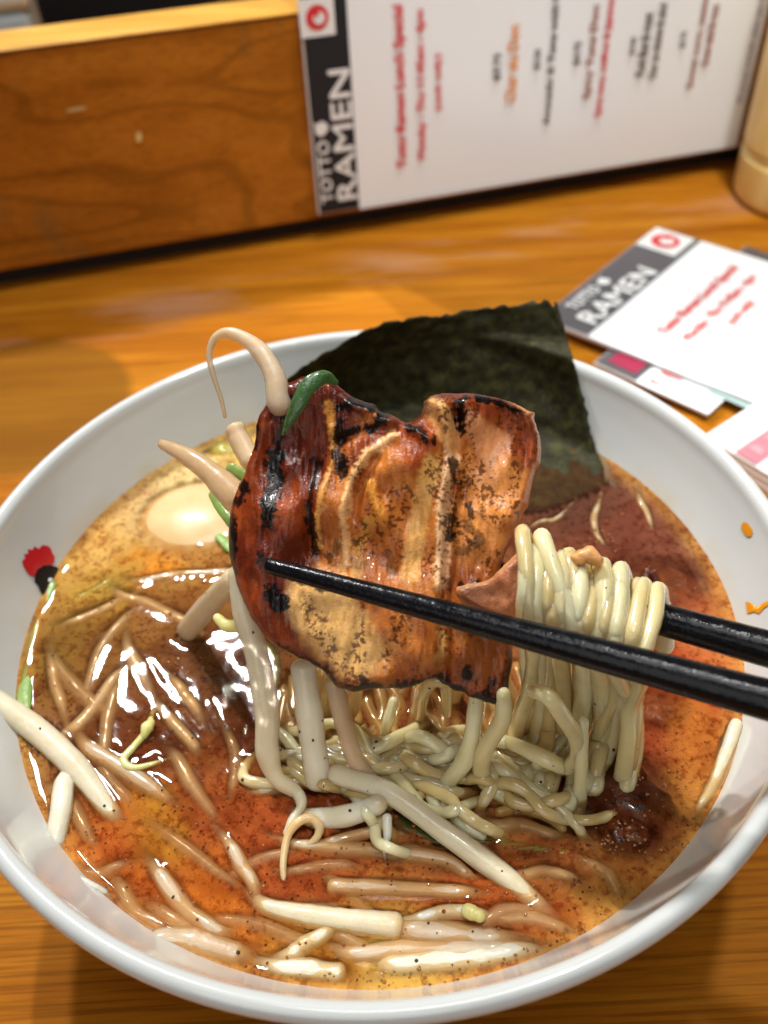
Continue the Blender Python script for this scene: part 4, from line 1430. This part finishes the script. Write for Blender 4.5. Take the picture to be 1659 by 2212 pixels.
DKB = (lin(92, 42, 18), lin(36, 15, 8))
PKB = (lin(112, 62, 38), lin(80, 42, 26))
lump('charred_meat', 'dark charred lump of meat sunk in the right broth', 'meat', 1345, 1712, .0110, .0070, .0022, DKB, -.0019, 3, rough_=.28, rot=-.5)
lump('charred_meat', 'small burnt crumb of meat with bubbles near the right front', 'meat', 1350, 1800, .0050, .0040, .0016, DKB, -.0012, 5, rough_=.3)
lump('pork_chunk', 'pinkish pork chunk sunk under the broth behind the rear chopstick', 'pork', 1415, 1270, .012, .008, .0022, PKB, -.0024, 8, rough_=.3, rot=-.6)
lump('charred_meat', 'brown black crumb on the pork chunk beside the noodle bundle', 'meat', 1402, 1252, .0024, .0028, .0034, DKB, .003, 9)
lump('pork_chunk', 'pale pork scrap sunk below the front chopstick at the right', 'pork', 1415, 1535, .006, .0045, .0016, PKB, -.0018, 11, rough_=.4)
lump('boiled_egg', 'tan boiled egg sunk in the broth left of the pork', 'egg', 435, 1140, .0200, .0170, .0082, DKB, -.0056, 12, M_EGG, .02)

# ------------------------------------------------------------------ seaweed sheet
TOPN = [(566, 892, .052), (600, 842, .060), (655, 792, .068), (730, 748, .076), (815, 704, .083), (905, 686, .087), (1000, 674, .0885), (1100, 661, .0885), (1175, 652, .0875), (1206, 662, .0865)]
WATN = [(600, 905), (660, 890), (730, 878), (800, 874), (870, 876), (950, 888), (1050, 915), (1170, 950), (1286, 966)]
BOTN = [(640, 960), (690, 965), (740, 975), (800, 985), (870, 1000), (950, 1030), (1060, 1075), (1170, 1105), (1312, 1045)]
top = catmull([Y(*p) for p in TOPN], 10)
_u = np.linspace(0, 1, len(top))
top = np.stack([np.interp(np.linspace(0, 1, 81), _u, top[:, k_ax]) for k_ax in range(3)], 1)
wat = catmull([Z(*p) for p in WATN], 10)
bot = catmull([Z(p[0], p[1], ZS - .0008) for p in BOTN], 10)
nv_b, nv_t = 10, 34
rows = []
for j in range(nv_b):
    s_ = j / nv_b
    rows.append(bot * (1 - s_) + wat * s_)
for j in range(nv_t + 1):
    s_ = j / nv_t
    bul = math.sin(s_ * math.pi) * .0035
    r_ = wat * (1 - s_) + top * s_
    r_ = r_ + np.array([0, 1, .2]) * bul
    rows.append(r_)
Gd = np.array(rows)
nr, ncn = Gd.shape[:2]
jx, jy = np.meshgrid(np.arange(ncn), np.arange(nr))
wob = vnoise(jx, jy, .11, 61, 3)
Gd = Gd + np.array([0, -1, .5])[None, None, :] * (wob * .0010 + .0006 * vnoise(jx, jy, .33, 66, 2))[:, :, None]
# uneven torn edges
e_ = vnoise(np.arange(ncn), np.zeros(ncn), .9, 62, 1)
Gd[-1] += (Gd[-1] - Gd[-2]) * (e_[:, None] * .7)
for col, sgn in ((0, -1), (-1, 1)):
    e2 = vnoise(np.arange(nr), np.ones(nr), .7, 63 + col, 2)
    Gd[:, col] += (Gd[:, col] - Gd[:, col - sgn]) * (e2[:, None] * .35)
for j in range(nr):
    for i in range(ncn):
        p = Vector(Gd[j, i])
        for _ in range(60):
            if p.z > .0785 or math.hypot(p.x, p.y) < (np.interp(p.z, _pz, _pr) if p.z < .071 else .0952) - .0012:
                break
            p = p + (CAM - p).normalized() * .0008
        Gd[j, i] = p
V = Gd.reshape(-1, 3)
F = [(j * ncn + i, j * ncn + i + 1, (j + 1) * ncn + i + 1, (j + 1) * ncn + i) for j in range(nr - 1) for i in range(ncn - 1)]
nori = obj('seaweed_sheet', V, F, M_NORI)
md = nori.modifiers.new('thick', 'SOLIDIFY')
md.thickness = .0004
md.offset = 0
tag(nori, 'dark green sheet of dried seaweed leaning on the far bowl rim', 'seaweed')

# ------------------------------------------------------------------ broth
ANC = [(200, 1850, 186, 88, 20), (350, 1780, 192, 122, 26), (450, 1750, 160, 74, 20), (300, 1640, 124, 56, 16), (400, 1500, 126, 70, 22), (200, 1400, 150, 96, 32),
       (150, 1380, 155, 110, 36), (280, 1200, 204, 130, 30), (230, 1260, 182, 140, 48), (350, 1100, 236, 200, 124), (300, 1150, 230, 190, 110), (420, 1040, 236, 204, 128), (480, 990, 216, 180, 86), (250, 1190, 216, 168, 80), (250, 1560, 122, 60, 16),
       (480, 1480, 112, 66, 26), (620, 1900, 172, 80, 24), (750, 1780, 150, 68, 24), (450, 1950, 202, 106, 20), (250, 1950, 186, 88, 20), (700, 2060, 198, 132, 36),
       (850, 2120, 212, 166, 66), (1150, 1960, 188, 96, 30), (1350, 1900, 192, 122, 42), (1500, 1740, 186, 116, 38), (1300, 1700, 92, 34, 14), (1400, 1600, 146, 60, 20),
       (1480, 1450, 164, 54, 16), (1450, 1330, 142, 66, 36), (1350, 1150, 112, 56, 32), (1250, 1100, 92, 50, 30), (1450, 1200, 118, 62, 36), (1230, 1840, 174, 104, 42),
       (1000, 1800, 150, 92, 36), (900, 1650, 132, 64, 26), (1520, 1380, 190, 104, 44), (1380, 1800, 120, 52, 20), (560, 1600, 130, 62, 20), (600, 1780, 166, 74, 20),
       (1050, 1000, 90, 52, 30), (800, 1000, 130, 90, 40), (420, 1400, 134, 78, 28), (100, 1600, 160, 104, 52), (1020, 1930, 184, 88, 26), (1280, 1960, 200, 130, 48), (1560, 1600, 184, 104, 30),
       (330, 1300, 148, 92, 30), (370, 1250, 160, 112, 44), (340, 1220, 214, 134, 30)]
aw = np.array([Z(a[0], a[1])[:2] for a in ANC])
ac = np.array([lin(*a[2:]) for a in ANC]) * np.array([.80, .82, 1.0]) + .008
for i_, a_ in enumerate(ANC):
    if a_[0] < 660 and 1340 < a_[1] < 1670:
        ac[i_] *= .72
NRr, NSg = 150, 320
rings = np.linspace(.0004, .0884, NRr)
ang = np.linspace(0, 2 * np.pi, NSg, endpoint=False)
rr, aa = np.meshgrid(rings, ang, indexing='ij')
bx, by = (rr * np.cos(aa)).ravel(), (rr * np.sin(aa)).ravel()
wx, wy = bx + .004 * vnoise(bx, by, 90, 71, 3), by + .004 * vnoise(bx, by, 90, 72, 3)
d2 = (wx[:, None] - aw[:, 0]) ** 2 + (wy[:, None] - aw[:, 1]) ** 2
wgt = 1 / (d2 + 4e-6) ** 1.6
bc = (wgt @ ac) / wgt.sum(1)[:, None]
edge = np.clip((rr.ravel() - .0825) / .006, 0, 1)[:, None]
bc = bc * (1 - .45 * edge) + np.array(lin(214, 160, 78)) * .45 * edge
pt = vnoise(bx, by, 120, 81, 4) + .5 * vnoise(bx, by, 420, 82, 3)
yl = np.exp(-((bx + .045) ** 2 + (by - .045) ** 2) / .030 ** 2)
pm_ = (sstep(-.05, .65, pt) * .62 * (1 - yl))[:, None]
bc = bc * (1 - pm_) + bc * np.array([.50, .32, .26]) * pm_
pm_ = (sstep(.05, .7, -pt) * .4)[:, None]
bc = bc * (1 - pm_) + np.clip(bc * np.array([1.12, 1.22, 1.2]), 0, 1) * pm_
bz = ZS + .00010 * vnoise(bx, by, 85, 73, 3) + .0006 * np.clip((rr.ravel() - .0855) / .0028, 0, 1) ** 2
S = np.array(sink_pts)
ztop_f = np.full(len(bx), ZS - .0048)
for cx, cy, cz, r_ in S[(S[:, 2] > ZS - .009) & (S[:, 2] < ZS + .006)]:
    m = np.nonzero((np.abs(bx - cx) < r_) & (np.abs(by - cy) < r_))[0]
    q2 = (bx[m] - cx) ** 2 + (by[m] - cy) ** 2
    ztop_f[m] = np.maximum(ztop_f[m], cz + .9 * np.sqrt(np.clip(r_ * r_ - q2, 0, None)))
for j_ in range(nv_b):
    for i_ in range(0, ncn, 2):
        p_ = Gd[j_, i_]
        m = (np.abs(bx - p_[0]) < .0019) & (np.abs(by - p_[1]) < .0019)
        ztop_f[m] = np.maximum(ztop_f[m], ZS - .0006)
near = S[(np.abs(S[:, 2] - ZS) < .0045)]
men_h = np.zeros(len(bx))
for cx, cy, cz, r_ in near:
    m = (np.abs(bx - cx) < .009) & (np.abs(by - cy) < .009)
    q2 = np.hypot(bx[m] - cx, by[m] - cy) - r_ * .85
    topz = cz + r_ * .9 - ZS
    amp = .00028 if topz > .0002 else .00006
    men_h[m] = np.maximum(men_h[m], amp * np.exp(-np.clip(q2, 0, None) / .0011))
bz = bz + men_h
cloud = 1 - np.exp(-np.clip(bz - ztop_f, .0001, 1) / .0019)
V = [Vector(p) for p in zip(bx, by, bz)]
F = []
for i in range(NRr - 1):
    for k in range(NSg):
        k2 = (k + 1) % NSg
        F.append((i * NSg + k, (i + 1) * NSg + k, (i + 1) * NSg + k2, i * NSg + k2))
F.append(tuple(range(NSg)))
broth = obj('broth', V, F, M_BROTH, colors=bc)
ca_ = broth.data.attributes.new('Cloud', 'FLOAT', 'POINT')
ca_.data.foreach_set('value', cloud.astype(np.float32))
tag(broth, 'spicy orange red broth with oil specks filling the white bowl', 'broth')
lowr = np.linspace(.0004, .0862, 60)
rl, al_ = np.meshgrid(lowr, ang, indexing='ij')
lx, ly = (rl * np.cos(al_)).ravel(), (rl * np.sin(al_)).ravel()
d2 = (lx[:, None] - aw[:, 0]) ** 2 + (ly[:, None] - aw[:, 1]) ** 2
wgt = 1 / (d2 + 4e-6) ** 1.6
lc = (wgt @ ac) / wgt.sum(1)[:, None]
F2 = []
for i in range(59):
    for k in range(NSg):
        k2 = (k + 1) % NSg
        F2.append((i * NSg + k, (i + 1) * NSg + k, (i + 1) * NSg + k2, i * NSg + k2))
F2.append(tuple(range(NSg)))
obj('cloudy_sediment', [Vector((x_, y_, ZS - .0048)) for x_, y_ in zip(lx, ly)], F2, M_BROTH_LOW, broth, colors=lc)

# ------------------------------------------------------------------ pepper, bubbles, oil drops (nobody could count them)
from mathutils.bvhtree import BVHTree
bpy.context.view_layer.update()
bvh = []
for o in list(COL.objects):
    if o.type == 'MESH' and o.name.split('.')[0] in ('noodle', 'bean_sprout', 'pork_slice', 'broth', 'chopstick', 'pork_scrap'):
        bvh.append((o.name.split('.')[0], BVHTree.FromPolygons([o.matrix_world @ v_.co for v_ in o.data.vertices], [tuple(p.vertices) for p in o.data.polygons])))


def hit(x, y):
    d = ray(x, y).normalized()
    best = None
    for nm, b in bvh:
        h_ = b.ray_cast(CAM, d, 2)
        if h_[0] is not None and (best is None or h_[3] < best[2]):
            best = (nm, h_[0], h_[3], h_[1])
    return best


def scatter(name, label, cat, spots, mat, squash=.5, seed=0):
    rs_ = random.Random(seed)
    V, F = [], []
    ico = [(0, 0, 1), (.894, 0, .447), (.276, .851, .447), (-.724, .526, .447), (-.724, -.526, .447), (.276, -.851, .447), (.724, .526, -.447), (-.276, .851, -.447), (-.894, 0, -.447), (-.276, -.851, -.447), (.724, -.526, -.447), (0, 0, -1)]
    fcs = [(0, 1, 2), (0, 2, 3), (0, 3, 4), (0, 4, 5), (0, 5, 1), (1, 6, 2), (2, 7, 3), (3, 8, 4), (4, 9, 5), (5, 10, 1), (2, 6, 7), (3, 7, 8), (4, 8, 9), (5, 9, 10), (1, 10, 6), (6, 11, 7), (7, 11, 8), (8, 11, 9), (9, 11, 10), (10, 11, 6)]
    for p, nrm, r_ in spots:
        q = nrm.to_track_quat('Z', 'Y')
        k0 = len(V)
        sx, sy = rs_.uniform(.7, 1.3), rs_.uniform(.7, 1.3)
        for a_, b_, c_ in ico:
            v_ = Vector((a_ * r_ * sx, b_ * r_ * sy, c_ * r_ * squash))
            v_.rotate(q)
            V.append(p + v_)
        F += [tuple(i + k0 for i in f) for f in fcs]
    o = obj(name, V, F, mat)
    return tag(o, label, cat, kind='stuff')


rs = random.Random(17)
pep, bub, oil = [], [], []
for k in range(900):
    x, y = rs.uniform(60, 1560), rs.uniform(1250, 2120)
    if ((x - 830) / 790) ** 2 + ((y - 1560) / 560) ** 2 > 1:
        continue
    h_ = hit(x, y)
    if not h_ or h_[0] in ('chopstick',):
        continue
    n_ = h_[3] if h_[3].dot(-FW) > 0 else -h_[3]
    if h_[0] in ('noodle', 'bean_sprout'):
        if rs.random() < .13:
            pep.append((h_[1], n_, rs.uniform(.00018, .00042)))
    elif h_[0] == 'broth':
        u_ = rs.random()
        if u_ < .20:
            pep.append((h_[1], n_, rs.uniform(.00012, .00034)))
        elif u_ < .48:
            bub.append((h_[1], n_, rs.uniform(.00015, .0004)))
        elif u_ < .75:
            oil.append((h_[1], n_, rs.uniform(.00015, .00042)))
# bubble clusters seen near the rear right, the burnt crumb and the front rim
for cx, cy, sx, sy, n_ in ((1345, 1800, 42, 28, 40), (1300, 1160, 26, 30, 22), (1390, 1690, 60, 30, 26), (370, 1420, 40, 50, 36), (1120, 1905, 60, 30, 30), (1120, 2068, 80, 14, 40), (860, 2115, 120, 10, 30), (1290, 1560, 18, 60, 22), (400, 1240, 60, 30, 20)):
    for k in range(n_):
        x, y = rs.gauss(cx, sx), rs.gauss(cy, sy)
        h_ = hit(x, y)
        if h_ and h_[0] == 'broth':
            bub.append((h_[1], h_[3] if h_[3].dot(-FW) > 0 else -h_[3], rs.uniform(.00015, .00045)))
scatter('pepper_specks', 'black pepper specks scattered over noodles and broth', 'pepper', pep, M_PEPPER, .5, 1)
scatter('broth_bubbles', 'tiny shiny bubbles floating on the broth', 'bubbles', bub, M_BUBBLE, .55, 2)
scatter('oil_drops', 'dark red drops of chili oil on the broth', 'oil', oil, M_BUBBLE_D, .22, 3)
